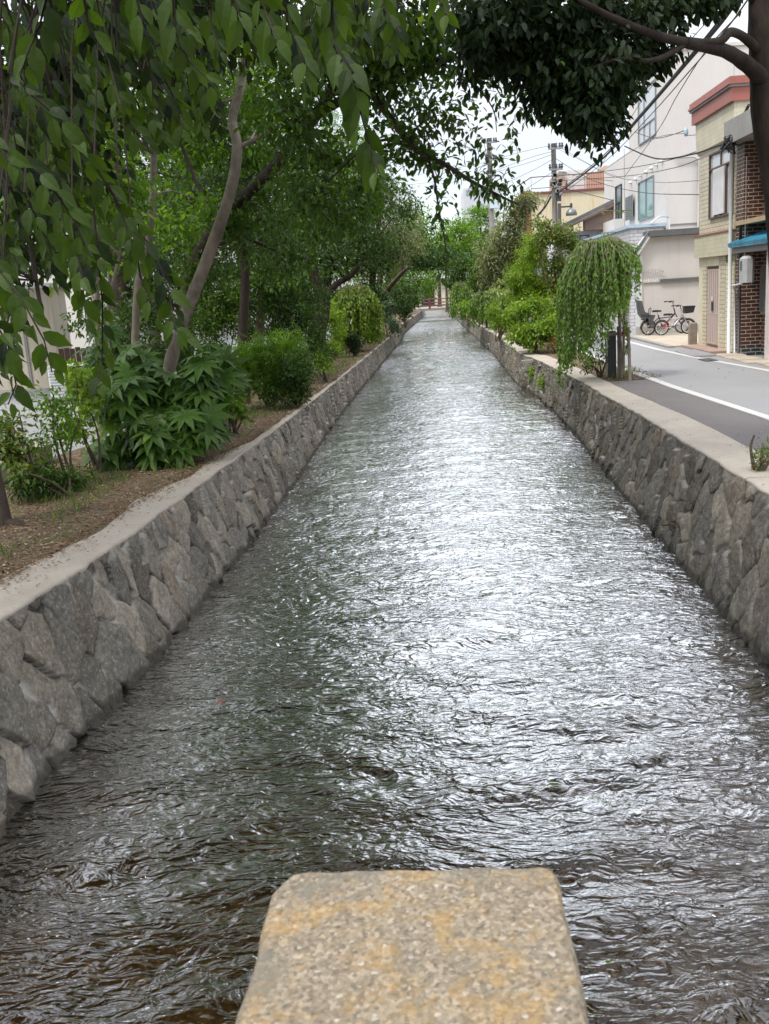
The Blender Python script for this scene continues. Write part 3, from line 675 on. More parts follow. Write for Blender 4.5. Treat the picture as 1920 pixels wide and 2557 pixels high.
MB().tube([(XB-.03, 23.95, 0), (XB-.05, 23.95, 1.5), (XB-.2, 23.6, 1.62), (XB-.12, 23.2, 1.66)], .022, 6).tube([(XB-.03,23.9,2.6),(XB-.03,23.9,2.2),(XB-.03,23.3,2.2),(XB-.03,23.3,4.4)], .012, 5).build('conduit', M['white_plastic'], bb)
mbx = empty('meter_box', (XB-.05, 22.9, 1.7), 0, 'rounded pale grey electricity meter box hanging under the blue tile canopy', 'meter box')
MB().cbox(XB-.22, XB+.02, 22.7, 23.12, 1.68, 2.26, .06).build('case', plain('meter_case', (.42,.42,.41), .5), mbx)
MB().box(XB-.228, XB-.219, 22.86, 22.98, 1.95, 2.15).build('dial_window', M['glass'], mbx)

# white shed with lean-to roof and bicycles in front
sh = empty('shed', (6.65, 33.6, 0), 0, 'low cream walled shed with dark sloping roof edge behind the bicycles', 'shed')
ZE, ZK = Z(1585,648,33.5), Z(1621,590,33.5)
XK = at(1621,590,33.5).x; XE = 6.78; SD = 34.3
MB().prism([(XE,.28),(9.6,.28),(9.6,ZK-.03),(XK+.02,ZK-.03),(XE,ZE+.18)], 33.55, SD-.1).build('wall', M['cream_wall'], sh)
MB().box(XE-.02, 9.6, 33.52, SD-.1, 0, .30).build('plinth', concrete('plinth', (.42,.39,.35), (.18,.17,.15), 1.4, .8), sh)
MB().box(XK-.04, 9.7, 33.3, SD, ZK-.02, ZK+.17).prism([(6.52,ZE+.06),(XK-.04,ZK+.1),(XK-.04,ZK+.17),(6.50,ZE+.14)], 33.3, 33.5).build('roof', M['fascia'], sh)
MB().prism([(6.56,ZE-.06),(XK,ZK-.03),(XK,ZK+.09),(6.54,ZE+.055)], 33.33, SD-.05).build('bargeboard', M['white_plastic'], sh)
zs = Z(1700,697,33.5)
MB().box(at(1648,697,33.5).x, 9.6, 33.46, 33.55, zs-.05, zs+.04).build('ledge', M['fascia'], sh)
MB().box(XE, at(1648,697,33.5).x, 33.50, 33.55, zs-.05, zs-.01).build('sill', M['cream_wall'], sh)
gr = MB(); 
for i in range(10): x = XE+.04 + i*.075; gr.cyl(x, 33.48, zs-.02, zs+.34+.05*math.sin(i*.35), .006, n=5)
gr.tube([(XE+.02,33.48,zs+.28),(XE+.76,33.48,zs+.28)], .006, 5); gr.build('railing', M['steel'], sh)
MB().box(XE-.02, XE+.06, 33.5, SD-.1, .3, ZE+.1).build('corner_strip', M['white_plastic'], sh)

# white tiled building behind with blue capped parapet
tw = empty('tiled_building', (7.2, 38.2, 0), 0, 'low white tiled building with pale blue capped parapet between shed and white block', 'building')
zt_ = Z(1603,572,35.5)+.12
MB().box(7.35, 8.6, 38.2, 50, 0, zt_+.05).build('wall', M['tile_white'], tw)
MB().box(7.27, 8.7, 38.12, 50.1, zt_+.053, zt_+.16).build('parapet_cap', M['blue_edge'], tw)
MB().tube([(8.1,38.1,zt_+.17),(8.4,38.1,zt_+.4),(8.75,38.1,zt_+.35),(8.8,38.1,2.5)], .04, 6).build('duct', M['white_plastic'], tw)

# big white block
WB = empty('apartment_building', (8.35, 38.6, 0), 0, 'tall plain off-white three-storey block rising behind the shed and yellow house', 'apartment building')
xc = at(1663,400,38.6).x; ztop = Z(1830,115,38.6)
yl = 45.6
MB().box(xc, 17, 38.6, yl, 0, ztop).box(xc+.25, 17, yl, 53.5, 0, Z(1570,372,46)).build('wall', M['white_wall'], WB)
MB().box(xc-.06, 17.1, 38.54, yl+.06, ztop+.003, ztop+.12).build('roof_edge', plain('roof_edge_cream', (.60,.57,.50), .6), WB)
def ysw(u): # y on the street face for photo column u
    lo, hi = 38.6, 70
    for _ in range(40):
        m = (lo+hi)/2
        if at(u, 500, m).x > xc: hi = m
        else: lo = m
    return m
window(WB, xc, 40.2, 43.4, Z(1595,345,41), Z(1595,345,41)+2.0, 3, 'frame_steel', 'glass_curtain', Z(1595,345,41)+.6)
window(WB, xc, ysw(1634), ysw(1596), Z(1630,540,40.5), Z(1630,540,40.5)+1.55, 2, 'frame_steel', 'glass_green')
sv = MB(); z0 = Z(1575,545,44); sa, sb = ysw(1586), ysw(1568); sv.box(xc-.12, xc-.1, sa, sb, z0, z0+1.0)
for i in range(12): sv.box(xc-.16, xc-.12, sa, sb, z0+.02+i*.082, z0+.06+i*.082)
sv.build('shutter', M['frame_steel'], WB, 'slatted grey shutter')
window(WB, xc, 45.2+0, 46.6, Z(1545,540,46), Z(1545,540,46)+1.5, 2, 'dark_metal', 'glass', Z(1545,540,46)+1.0) if False else window(WB, xc+.25, ysw(1552)+1.2, ysw(1537)+1.2, Z(1545,560,47), Z(1545,560,47)+1.9, 2, 'dark_metal', 'glass', Z(1545,560,47)+1.1)
MB().box(xc-.25, xc+.25, 48.0, 52, Z(1530,600,48), Z(1530,600,48)+.95).build('balcony', M['white_wall'], WB)
MB().tube([(xc+.3,38.5,Z(1680,395,38.5)),(xc+1.0,38.5,Z(1680,395,38.5)),(xc+1.15,38.5,Z(1680,395,38.5)-.15),(xc+1.15,38.5,2)], .035, 6).tube([(xc+1.3,38.5,Z(1700,390,38.5)),(xc+1.3,38.5,2)], .035, 6).build('pipe', plain('pipe_grey', (.45,.43,.41), .6), WB)
for (x0, x1, zz) in ((xc+.1, 12, Z(1700,560,38.6)), ): MB().box(x0, x1, 38.56, 38.6, zz, zz+.03).build('wall_joint', M['conc_old'], WB)
jb = MB()
for xx in (xc+2.4, xc+4.9): jb.box(xx, xx+.015, 38.585, 38.6, 3, ztop-.3)
jb.build('panel_joint', plain('joint_grey', (.50,.47,.45), .8), WB)

for i in range(7):
    u_ = 1655 - i*13; yy = ysw(u_); zv = Z(u_, 402 + i*9, yy); MB().lathe(xc-.05, yy, [(.07, zv-.05), (.09, zv), (.05, zv+.06)], 8).build('vent_hood', M['white_plastic'], WB)
MB().box(xc-.03, xc, 38.7, 45.5, Z(1640,588,40), Z(1640,588,40)+.06).build('drip_ledge', M['conc_old'], WB)
MB().box(xc-.02, xc, ysw(1560), ysw(1560)+.02, 2.5, 7.5).build('cable_duct', M['conc_old'], WB)
# grey house with brown eaves
gh = empty('old_house', (6.6, 51.5, 0), 0, 'old pale grey house with brown eaves and tiled roof beyond the white block', 'house')
MB().box(6.75, 13, 51.5, 60, 0, 4.3).build('wall', M['white_wall_cool'], gh)
MB().prism([(6.0,4.25),(13.4,7.3),(13.4,7.5),(6.0,4.45)], 50.8, 56.0).build('roof', M['roof_tile'], gh)
MB().prism([(6.02,4.13),(13.4,7.15),(13.4,7.295),(6.02,4.245)], 50.76, 50.95).build('bargeboard', M['brown_trim'], gh)
MB().prism([(7.6,4.3),(13,4.3),(13,6.9),(7.6,4.8)], 51.0, 51.5).build('gable', plain('gable_brown', (.28,.20,.16), .8), gh)
window(gh, 51.5, 7.0, 7.9, 3.1, 4.1, 2, 'frame_brown', 'glass', axis='y')
MB().tube([(6.0,50.8,4.2),(6.3,50.8,3.95),(7.2,51.4,3.7),(7.3,51.4,0)], .04, 6).build('downpipe', M['white_plastic'], gh)
oh = empty('timber_house', (6.05, 60.5, 0), 0, 'small house with orange-brown boarded wall behind the red-leaved shrub', 'house')
MB().box(5.75, 12, 60.5, 66, 0, 3.4).build('wall', M['siding_dark'], oh)
MB().box(5.7, 5.9, 60.3, 60.5, 0, 5.0).box(5.6, 12, 60.2, 66, 3.403, 3.6).build('post_and_eave', plain('orange_trim', (.30,.14,.08), .7), oh)
window(oh, 60.5, 5.95, 6.5, 1.9, 3.0, 1, 'dark_metal', 'glass_curtain', axis='y')
# far yellow building with roof railing
fy = 72.; fb = empty('yellow_building', (at(1400,700,fy).x, fy, 0), 0, 'yellow stained concrete building with red railing around its flat roof', 'building')
xa, xb_ = at(1327,500,fy).x, at(1560,500,fy).x; zf = Z(1400,481,fy)
MB().box(xa, xb_, fy, fy+9, 0, zf).build('wall', M['yellow_wall'], fb)
MB().box(at(1306,500,fy).x, xa-.003, fy+.3, fy+9, 0, zf+.3).build('side_wall', M['red_metal'], fb)
MB().box(xa-.1, xb_+.1, fy-.12, fy+9, zf+.003, zf+.14).build('roof_edge', M['rail_red'], fb)
rl = MB(); zr = zf + .14
for k in range(int((xb_-xa)/.16)): x = xa + k*.16; rl.box(x, x+.022, fy-.04, fy-.01, zr, zr+.98) if k > 22 or k % 9 == 0 else None
rl.tube([(xa, fy-.03, zr+1.), (xb_, fy-.03, zr+1.)], .035, 6).tube([(xa, fy-.03, zr+.25), (xb_, fy-.03, zr+.25)], .025, 6)
rl.tube([(xa, fy-.03, zr+1.), (xa-.6, fy+8, zr+1.)], .035, 6); rl.build('roof_railing', M['rail_red'], fb)
window(fb, fy, at(1514,520,fy).x, at(1532,520,fy).x, Z(1500,527,fy), Z(1500,503,fy), 1, 'frame_steel', 'glass', axis='y')
ph = empty('rooftop_house', (at(1500,480,78).x, 78, 0), 0, 'orange-brown rooftop floor with balcony behind the red railing', 'building')
MB().box(at(1470,470,78).x, at(1560,470,78).x, 78+.0, 84, 0, Z(1500,428,78)).box(at(1395,470,78).x, at(1412,470,78).x, 78, 84, 0, Z(1400,428,78)).build('wall', M['orange_wall'], ph)
MB().box(at(1417,470,79).x, at(1470,470,79).x, 79, 84, 0, Z(1440,424,79)).build('rear_wall', plain('pale_rear', (.62,.62,.60), .8), ph)
MB().box(at(1515,470,78).x, at(1535,470,78).x, 79, 82, Z(1500,428,78)+.003, Z(1500,411,78)).build('chimney_block', M['orange_wall'], ph)
window(ph, 78, at(1512,470,78).x, at(1530,470,78).x, Z(1500,455,78), Z(1500,432,78), 1, 'frame_steel', 'glass', axis='y')
fg = empty('office_block', (at(1200,500,130).x, 130, 0), 0, 'distant pale grey office block seen through the branches beyond the trees', 'building')
MB().box(at(1158,500,130).x, at(1250,500,130).x, 130, 142, 0, Z(1200,468,130)).build('wall', plain('far_grey', (.50,.52,.54), .8), fg)
window(fg, 130, at(1165,500,130).x, at(1210,500,130).x, Z(1200,486,130), Z(1200,473,130), 6, 'frame_steel', 'glass', axis='y')

# ---------------------------------------------------------------- forecourt, kerbs, small street things on the right
o = MB().box(6.45, 9.3, 27.45, 33.5, -.3, .05).build('forecourt', M['paver'], origin=(7.5, 30, 0), kind='structure')
kb = MB()
for i in range(10): kb.cbox(6.28, 6.44, 27.4+i*.6, 27.98+i*.6, -.2, .06, .012)
kb.build('kerb', M['conc_old'], origin=(6.4, 30, 0), kind='structure')
kb = MB()
for i in range(16): kb.cbox(6.72 if i < 12 else 6.6, 7.12, 14+i*.62, 14.6+i*.62, -.2, .05 + .01*math.sin(i*3), .015)
kb.build('kerb', M['paver'], origin=(6.9, 20, 0), kind='structure')
MB().cbox(6.12, 6.62, 23.9, 25.9, -.1, .045, .02).build('ramp_slab', M['slab'], origin=(6.4, 25, 0), label='grey sloping slab in the gutter before the slatted door', cat='ramp')
MB().box(6.02, 6.3, 22.6, 23.3, .006, .018).build('drain_cover', M['dark_metal'], origin=(6.1, 23, 0), label='flat dark drain grating at the road edge by the brown house', cat='drain cover')
pst = MB(); px_ = at(1726,800,27.6).x
pst.cbox(px_-.06, px_+.14, 27.5, 27.7, 0, at(1726,806,27.6).z, .012); pst.build('gate_post', M['stake'], origin=(px_, 27.6, 0), label='short weathered wooden post at the corner of the yellow house', cat='post')

# bollard and tree support
bq = gnd(1528, 942); bz = at(1528, 828, bq.y).z
bo = empty('bollard', (bq.x, bq.y, 0), 0, 'square charcoal bollard standing beside the weeping tree', 'bollard')
MB().cbox(bq.x-.08, bq.x+.08, bq.y-.07, bq.y+.07, -.02, bz, .008).build('body', plain('bollard_body', (.035,.036,.04), .4, .08), bo)
MB().box(bq.x-.075, bq.x+.075, bq.y-.065, bq.y+.065, bz+.001, bz+.014).build('cap', M['dark_metal'], bo)
ts = empty('tree_support', (3.68, 20.2, 0), 0, 'weathered grey wooden stakes with crossbar holding up the weeping tree', 'tree stakes')
for (uu, vv, ut, vt, r_) in ((1514,935,1512,830,.018), (1545,945,1544,815,.030), (1556.5,943,1557,815,.028), (1573,949,1568,817,.030)):
    g = gnd(uu, vv); tp = at(ut, vt, g.y+.02); MB().tube([(g.x, g.y, -.05), ((g.x+tp.x)/2+.005, g.y+.01, tp.z/2), tp], [r_*1.05, r_, r_*.95], 8).build('stake', M['stake'], ts)
a_, b_ = at(1512, 838, 20.25), at(1574, 828, 20.0)
MB().tube([a_, b_], .032, 8).build('crossbar', M['stake'], ts)
MB().box(a_.x+.2, a_.x+.42, 19.9, 19.93, a_.z-.01, a_.z+.02).build('tie', M['red_paint'], ts)

# ---------------------------------------------------------------- poles, lamp, cables
def pole(u, vtop, y, r0, r1, lab, box=None, arms=True, gp='concrete utility poles'):
    top = at(u, vtop, y); bx = at(u, 650, y).x; x = (top.x+bx)/2
    p = empty('utility_pole', (x, y, 0), 0, lab, 'utility pole', gp)
    MB().cyl(x, y, -.2, top.z, r0, r1, 14).build('pole', M['pole_conc'], p)
    if arms:
        for dz, l in ((-.25, .55), (-1.2, .5), (-2.0, .4)):
            MB().box(x-l*.5, x+l*.8, y-.2, y-.12, top.z+dz-.04, top.z+dz+.04).build('crossarm', M['frame_steel'], p)
            for q in (-.42, .2, .5, .72): MB().lathe(x + l*q, y-.16, [(.04, top.z+dz+.042), (.07, top.z+dz+.10), (.04, top.z+dz+.16), (.06, top.z+dz+.22), (.02, top.z+dz+.26)], 8).build('insulator', M['grey_plastic'], p)
    if box:
        (du, v0, v1, wpx) = box; a, b = at(u+du-wpx/2, v1, y-.3), at(u+du+wpx/2, v0, y-.3)
        MB().cbox(a.x, b.x, y-.5, y-.16, a.z, b.z, .03).build('equipment_box', plain('pole_box', (.55,.62,.68), .5), p)
    return x, top.z
X1, Z1 = pole(1385, 358, 50, .16, .115, 'tan concrete utility pole with many wires, rising beside the street lamp', None)
X2, Z2 = pole(1226, 345, 60, .19, .13, 'thin grey utility pole with pale blue box, seen through cherry branches', (6, 493, 521, 18))
tr = MB(); tr.tube([at(1373,600,50-.2), at(1366,560,49.8), at(1375,478,49.8)], .03, 6)
# cluster of clamps and boxes on the near pole
pp = [o for o in col.objects if o.name.startswith('utility_pole') and abs(o.location.y-50) < .1][0]
for i in range(16): q = at(1385 + R.uniform(-4, 26), R.uniform(432, 488), 49.8); MB().box(q.x-.08, q.x+.08, q.y-.1, q.y+.05, q.z-.06, q.z+.10).build('junction_box', M['conc_old'], pp)
q = at(1396, 478, 49.8)
MB().cyl(q.x, q.y, q.z-.45, q.z+.1, .10, .09).build('cable_closure', M['black_plastic'], pp)
lx = at(1397, 620, 50).x; zt2 = Z(1397, 509, 50)
la = empty('street_lamp', (lx, 49.7, 0), 0, 'dark street lamp with a bell shaded head on a side arm', 'street lamp')
MB().box(lx-.07, lx+.07, 49.6, 49.75, -.1, zt2).build('pole', plain('lamp_pole', (.10,.09,.09), .5), la)
ax = at(1426, 512, 49.7)
MB().box(lx+.07, ax.x+.05, 49.64, 49.70, ax.z-.10, ax.z-.03).box(ax.x-.05, ax.x+.05, 49.62, 49.72, ax.z-.35, ax.z+.08).build('arm', M['dark_metal'], la)
cz = Z(1426, 538, 49.7); MB().lathe(ax.x, 49.67, [(.27, cz), (.265, cz+.10), (.21, cz+.24), (.12, cz+.31), (.07, cz+.36)], 20).build('lamp_shade', plain('shade_metal', (.20,.21,.20), .35, .3, metal=.4), la)

ncab = [0]
def cable(pts, r, label, mat='wire', n=18):
    P = [Vector(p) for p in pts]; fine = []
    for i in range(len(P)-1):
        p0, p1, p2, p3 = P[max(i-1, 0)], P[i], P[i+1], P[min(i+2, len(P)-1)]
        for s in range(n): t = s/n; fine.append(.5*((2*p1) + (p2-p0)*t + (2*p0-5*p1+4*p2-p3)*t*t + (3*p1-p0-3*p2+p3)*t**3))
    fine.append(P[-1])
    return MB().tube(fine, r, 5).build('cable', M[mat], origin=P[0], label=label, cat='cable', group='overhead wires above the street')
# thick bundle from the near pole up over the street
cable([at(1390,485,49.8), at(1500,400,36), at(1600,290,27), at(1720,150,19), at(1800,55,15), at(1850,-20,12.5)], .035, 'thickest black cable bundle rising from the utility pole to the top right')
cable([at(1392,480,49.8), at(1502,392,36), at(1604,280,27), at(1716,148,19), at(1794,52,15), at(1840,-20,12.5)], .016, 'cable just above the thickest bundle over the street')
cable([at(1395,490,49.8), at(1512,402,36), at(1620,292,27), at(1730,168,19), at(1815,70,15), at(1880,-20,12.5)], .012, 'cable just below the thickest bundle over the street', 'wire_light')
cable([at(1560,440,44), at(1640,330,32), at(1690,240,25), at(1760,130,19), at(1850,30,14)], .010, 'thin line running beside the bundle in front of the white block')
cable([at(1490,430,40), at(1600,255,32), at(1680,150,25), at(1760,60,19), at(1830,-20,14)], .010, 'uppermost thin line crossing the sky at top right', 'wire_light')
cable([at(1560,365,34), at(1640,396,30), at(1730,385,26.5), at(1800,362,24.4), at(1850,362,23.3)], .022, 'sagging black service cable hanging before the white block')
cable([at(1386,440,49.8), at(1530,425,40), at(1650,405,33), at(1760,372,27), at(1830,355,24.2)], .012, 'wire dipping gently from the pole to the brown house eave')
cable([at(1386,452,49.8), at(1560,440,40), at(1680,420,33), at(1760,392,28), at(1830,370,24.2)], .012, 'wire running to the eave just under the gently dipping one')
cable([at(1386,368,49.8), at(1450,400,46), at(1530,440,42), at(1640,455,38), at(1745,451,28)], .010, 'thin wire from pole top sagging low across the white block', 'wire_light')
cable([at(1386,395,49.8), at(1480,450,45), at(1600,480,40), at(1745,486,28)], .012, 'lowest wire crossing the white block above its windows')
cable([at(1380,378,49.8), at(1320,395,54), at(1226,430,60)], .012, 'upper wire strung between the two utility poles', 'wire_light')
cable([at(1380,362,49.8), at(1300,380,56), at(1180,412,70), at(1020,440,100)], .012, 'topmost wire leading from the near pole off to the left', 'wire_light')
cable([at(1380,385,49.8), at(1290,415,56), at(1180,440,70), at(1020,462,100)], .012, 'second wire leading from the near pole off to the left', 'wire_light')
cable([at(1380,398,49.8), at(1330,425,53), at(1250,462,60), at(1180,480,72)], .012, 'steeper left wire falling from the near pole', 'wire_light')
cable([at(1378,430,49.8), at(1340,455,52), at(1290,485,57), at(1240,505,62)], .012, 'steepest left wire falling behind the shrubs', 'wire_light')
cable([at(1388,425,49.8), at(1450,442,46), at(1530,452,42)], .010, 'short wire from pole to the edge of the white block')
cable([at(1388,362,49.8), at(1440,392,47), at(1500,425,44), at(1560,447,41)], .010, 'wire slanting down right from the pole top', 'wire_light')
cable([at(1350,535,52), at(1375,480,49.9), at(1400,470,47), at(1530,500,42)], .014, 'slack wire looping past the pole at railing height')
cable([at(1376,490,49.8), at(1360,518,49.8), at(1340,540,49.8)], .05, 'thick guy cable slanting down left of the utility pole')
cable([at(1860,180,15), at(1760,180,22), at(1650,186,38)], .008, 'nearly level wire high on the white block') if False else None
cable([at(1586,330,38), at(1640,345,34), at(1713,325,27.6)], .012, 'wire ending at the insulator on the yellow house cornice')
cable([at(1500,430,42), at(1620,352,34), at(1713,332,27.6)], .010, 'long wire rising to the insulator on the yellow house', 'wire_light')
q = at(1713, 330, 27.6); MB().lathe(q.x, q.y, [(.04, q.z-.1), (.06, q.z-.02), (.05, q.z+.06), (.02, q.z+.12)], 8).tube([(q.x, q.y, q.z-.08), (q.x+.6, q.y-.1, q.z-.1)], .015, 5).build('insulator', M['blue_edge'], origin=q, label='small insulator bracket beside the cornice of the yellow house', cat='insulator')
tg = MB()
for i in range(9):
    P = [at(1830 + R.uniform(-26, 14), 355 + R.uniform(-22, 34), 23.6) for _ in range(4)]; tg.tube([P[0], P[1], P[2], P[3]], .012, 5)
tg.tube([at(1840,300,23.7), at(1826,352,23.5), at(1800,380,23.6)], .02, 5)
tg.tube([at(1870,262,23), at(1842,318,23.5), at(1800,372,24)], .035, 6)
tg.build('cable_tangle', M['wire'], origin=at(1830, 360, 23.6), label='tangle of black cables bracketed to the wall above the yellow house window', cat='cable')

# ---------------------------------------------------------------- bicycles (local x = forward)
def bicycle(loc, rz, label, rr_, wb, frame, rim, child=False, kid=False, basket=True):
    b = empty('bicycle', loc, rz, label, 'bicycle', 'bicycles parked by the shed wall')
    for name, x in (('wheel', 0.), ('wheel', wb)):
        t = MB(); n = 28
        for (R0, r0) in ((rr_-.022, .022),):
            vs = []; fs = []
            for i in range(n):
                a = 2*math.pi*i/n
                for k in range(7): c = 2*math.pi*k/7; q = R0 + r0*math.cos(c); vs.append((x + q*math.cos(a), r0*math.sin(c), rr_ + q*math.sin(a)))
            fs = [(i*7+k, i*7+(k+1) % 7, ((i+1) % n)*7+(k+1) % 7, ((i+1) % n)*7+k) for i in range(n) for k in range(7)]; t.add(vs, fs, True)
        w_ = t.build('wheel', M['rubber'], b, local=True)
        t = MB(); vs = []
        for i in range(n):
            a = 2*math.pi*i/n
            for (q, yy) in ((rr_-.045, -.012), (rr_-.045, .012), (rr_-.062, .008), (rr_-.062, -.008)): vs.append((x+q*math.cos(a), yy, rr_+q*math.sin(a)))
        t.add(vs, [(i*4+k, i*4+(k+1) % 4, ((i+1) % n)*4+(k+1) % 4, ((i+1) % n)*4+k) for i in range(n) for k in range(4)])
        o = t.build('rim', rim, w_, local=True)
        t = MB()
        for i in range(14):
            a = 2*math.pi*i/14; t.tube([(x, .02*(-1)**i, rr_), (x+(rr_-.06)*math.cos(a), 0, rr_+(rr_-.06)*math.sin(a))], .0022, 4, False)
        t.tube([(x, -.05, rr_), (x, .05, rr_)], .022, 8); t.build('spokes', M['chrome'], w_, local=True)
    bbx, bbz = wb*.42, rr_+.0; sx = bbx-.13*wb; hz = rr_*2+.18 if not kid else rr_*2+.16; hx = wb-.20*wb
    fm = MB(); k = .02 if not kid else .024
    fm.tube([(bbx,0,bbz), (hx,0,hz)], k*1.3, 8).tube([(bbx,0,bbz), (sx,0,hz-.02)], k, 8)
    for s in (-.05, .05): fm.tube([(0,s,rr_), (bbx,s*.4,bbz)], .010, 6)
    fm.tube([(hx-.0,0,hz-.02), (hx-.045,0,hz+.16)], k, 8); fm.tube([(hx*.75+bbx*.25,0,hz*.75+bbz*.25), (sx+.01,0,hz-.14)], k*.8, 8)
    for s in (-.05, .05): fm.tube([(hx+.01,s*.5,hz-.04), (wb,s,rr_)], .011, 6)
    fm.build('frame', frame, b, local=True)
    rs = MB()
    for s in (-.05, .05): rs.tube([(0,s,rr_), (sx+.02,s*.4,hz-.12)], .010, 6)
    rs.build('rear_stay', M['red_paint'] if kid else frame, b, local=True)
    hb = MB(); hx2, hz2 = hx-.05, hz+(.34 if not kid else .24)
    hb.tube([(hx-.045,0,hz+.14), (hx2-.03,0,hz2)], .012, 6).tube([(hx2-.16,-.26,hz2+.04), (hx2-.03,-.12,hz2+.05), (hx2-.02,0,hz2), (hx2-.03,.12,hz2+.05), (hx2-.16,.26,hz2+.04)], .012, 6)
    ho = hb.build('handlebar', M['purple_black'], b, local=True)
    MB().tube([(hx2-.14,-.25,hz2+.04),(hx2-.24,-.28,hz2+.03)], .018, 8).tube([(hx2-.14,.25,hz2+.04),(hx2-.24,.28,hz2+.03)], .018, 8).build('grips', M['rubber'], ho, local=True)
    zs_ = hz+.10 if not kid else hz+.02
    sp = MB(); sp.tube([(sx,0,hz-.03),(sx-.03,0,zs_)], .012, 6).build('seat_post', M['chrome'], b, local=True)
    s = MB(); vs = []
    prof = [(-.14,.075,.0), (-.13,.085,.03), (-.03,.07,.035), (.05,.03,.03), (.13,.018,.02), (.14,.01,.0)]
    for (xx, ww, zz) in prof: vs += [(sx-.03+xx,-ww,zs_+zz), (sx-.03+xx,ww,zs_+zz), (sx-.03+xx,ww*.8,zs_-.03), (sx-.03+xx,-ww*.8,zs_-.03)]
    s.add(vs, [(i*4+k_, i*4+(k_+1) % 4, (i+1)*4+(k_+1) % 4, (i+1)*4+k_) for i in range(5) for k_ in range(4)] + [(0,1,2,3), (23,22,21,20)], True).build('saddle', M['black_plastic'], b, local=True)
    MB().tube([(bbx,-.06,bbz),(bbx,-.05,bbz)], .085 if not kid else .075, 18).build('chainring', M['chrome'] if kid else M['grey_plastic'], b, local=True)
    MB().tube([(bbx,-.08,bbz),(bbx+.10,-.09,bbz+.07)], .010, 6).tube([(bbx,.08,bbz),(bbx-.10,.09,bbz-.07)], .010, 6).box(bbx+.05,bbx+.15,-.17,-.10,bbz+.06,bbz+.08).box(bbx-.15,bbx-.05,.10,.17,bbz-.08,bbz-.06).build('pedals', M['black_plastic'], b, local=True)
    MB().box(.02, bbx*.7, -.075, -.06, rr_+.02, rr_+.05).build('chain_guard', M['red_paint'] if kid else M['black_plastic'], b, local=True)
    # mudguards
    mg = MB()
    for (x, a0, a1) in ((0., 20, 190), (wb, 20, 160)):
        P = [(x + (rr_+.018)*math.cos(math.radians(a)), 0, rr_ + (rr_+.018)*math.sin(math.radians(a))) for a in np.linspace(a0, a1, 12)]; mg.tube(P, .016, 5)
    mg.build('mudguard', M['black_plastic'] if not kid else M['purple_black'], b, local=True)
    MB().tube([(.02,.06,rr_),(-.08,.16,.01)], .009, 5).tube([(.02,-.06,rr_),(-.06,-.12,.01)], .009, 5).build('kickstand', M['chrome'], b, local=True)
    if basket:
        k = MB(); x0, z0 = hx+.06, hz+.02
        outer = [(x0,z0),(x0+.24,z0+.02),(x0+.30,z0+.22),(x0-.03,z0+.22)]
        for s in (-.15, .148): k.prism(outer, s, s+.006)
        k.add([(x0,-.15,z0),(x0+.24,-.15,z0+.02),(x0+.24,.15,z0+.02),(x0,.15,z0)], [(0,1,2,3)]).add([(x0+.24,-.15,z0+.02),(x0+.30,-.15,z0+.22),(x0+.30,.15,z0+.22),(x0+.24,.15,z0+.02)], [(0,1,2,3)]).add([(x0,-.15,z0),(x0-.03,-.15,z0+.22),(x0-.03,.15,z0+.22),(x0,.15,z0)], [(0,1,2,3)])
        k.tube([(x0-.03,-.155,z0+.22),(x0+.30,-.155,z0+.22),(x0+.30,.155,z0+.22),(x0-.03,.155,z0+.22),(x0-.03,-.155,z0+.22)], .012, 5).build('basket', M['black_plastic'], b, local=True)
    if child:
        k = MB(); z0 = rr_*2+.06
        rk = MB(); rk.box(-.22, .18, -.06, .06, z0-.03, z0).tube([(-.15,-.06,z0),(0,-.06,rr_)], .008, 5).tube([(-.15,.06,z0),(0,.06,rr_)], .008, 5).build('rack', M['dark_metal'], b, local=True)
        k.prism([(-.20,z0+.01),(.16,z0+.01),(.20,z0+.10),(-.02,z0+.13),(-.14,z0+.20),(-.25,z0+.58),(-.36,z0+.60),(-.34,z0+.34),(-.28,z0+.12)], -.16, .16)
        k.prism([(-.34,z0+.56),(-.24,z0+.56),(-.22,z0+.36),(-.14,z0+.22),(.0,z0+.17),(-.0,z0+.12),(-.30,z0+.14)], -.19, -.165).prism([(-.34,z0+.56),(-.24,z0+.56),(-.22,z0+.36),(-.14,z0+.22),(.0,z0+.17),(-.0,z0+.12),(-.30,z0+.14)], .165, .19)
        for s in (-.17, .17): k.prism([(-.06,z0+.05),(.10,z0+.05),(.14,z0-.22),(.02,z0-.24)], s-.03, s+.03)
        so_ = k.build('child_seat', M['grey_plastic'], b, local=True)
        MB().tube([(.04,-.12,z0+.14),(.06,-.12,z0+.30),(.08,0,z0+.34),(.06,.12,z0+.30),(.04,.12,z0+.14)], .016, 6).build('grab_bar', M['grey_plastic'], so_, local=True)
    return b
pA = gnd(1622, 838, .05); pB = gnd(1656, 838, .05)
bicycle((pA.x, 32.95, .05), math.radians(3), 'black bicycle with high handlebars and a grey child seat at the rear', .24, 1.10, M['purple_black'], M['chrome'], child=True, basket=False)
bicycle((pB.x-.02, 32.45, .05), math.radians(2), 'smaller silver and red bicycle with black front basket and white rear rim', .235, .84, M['silver_paint'], M['white_plastic'], kid=True)

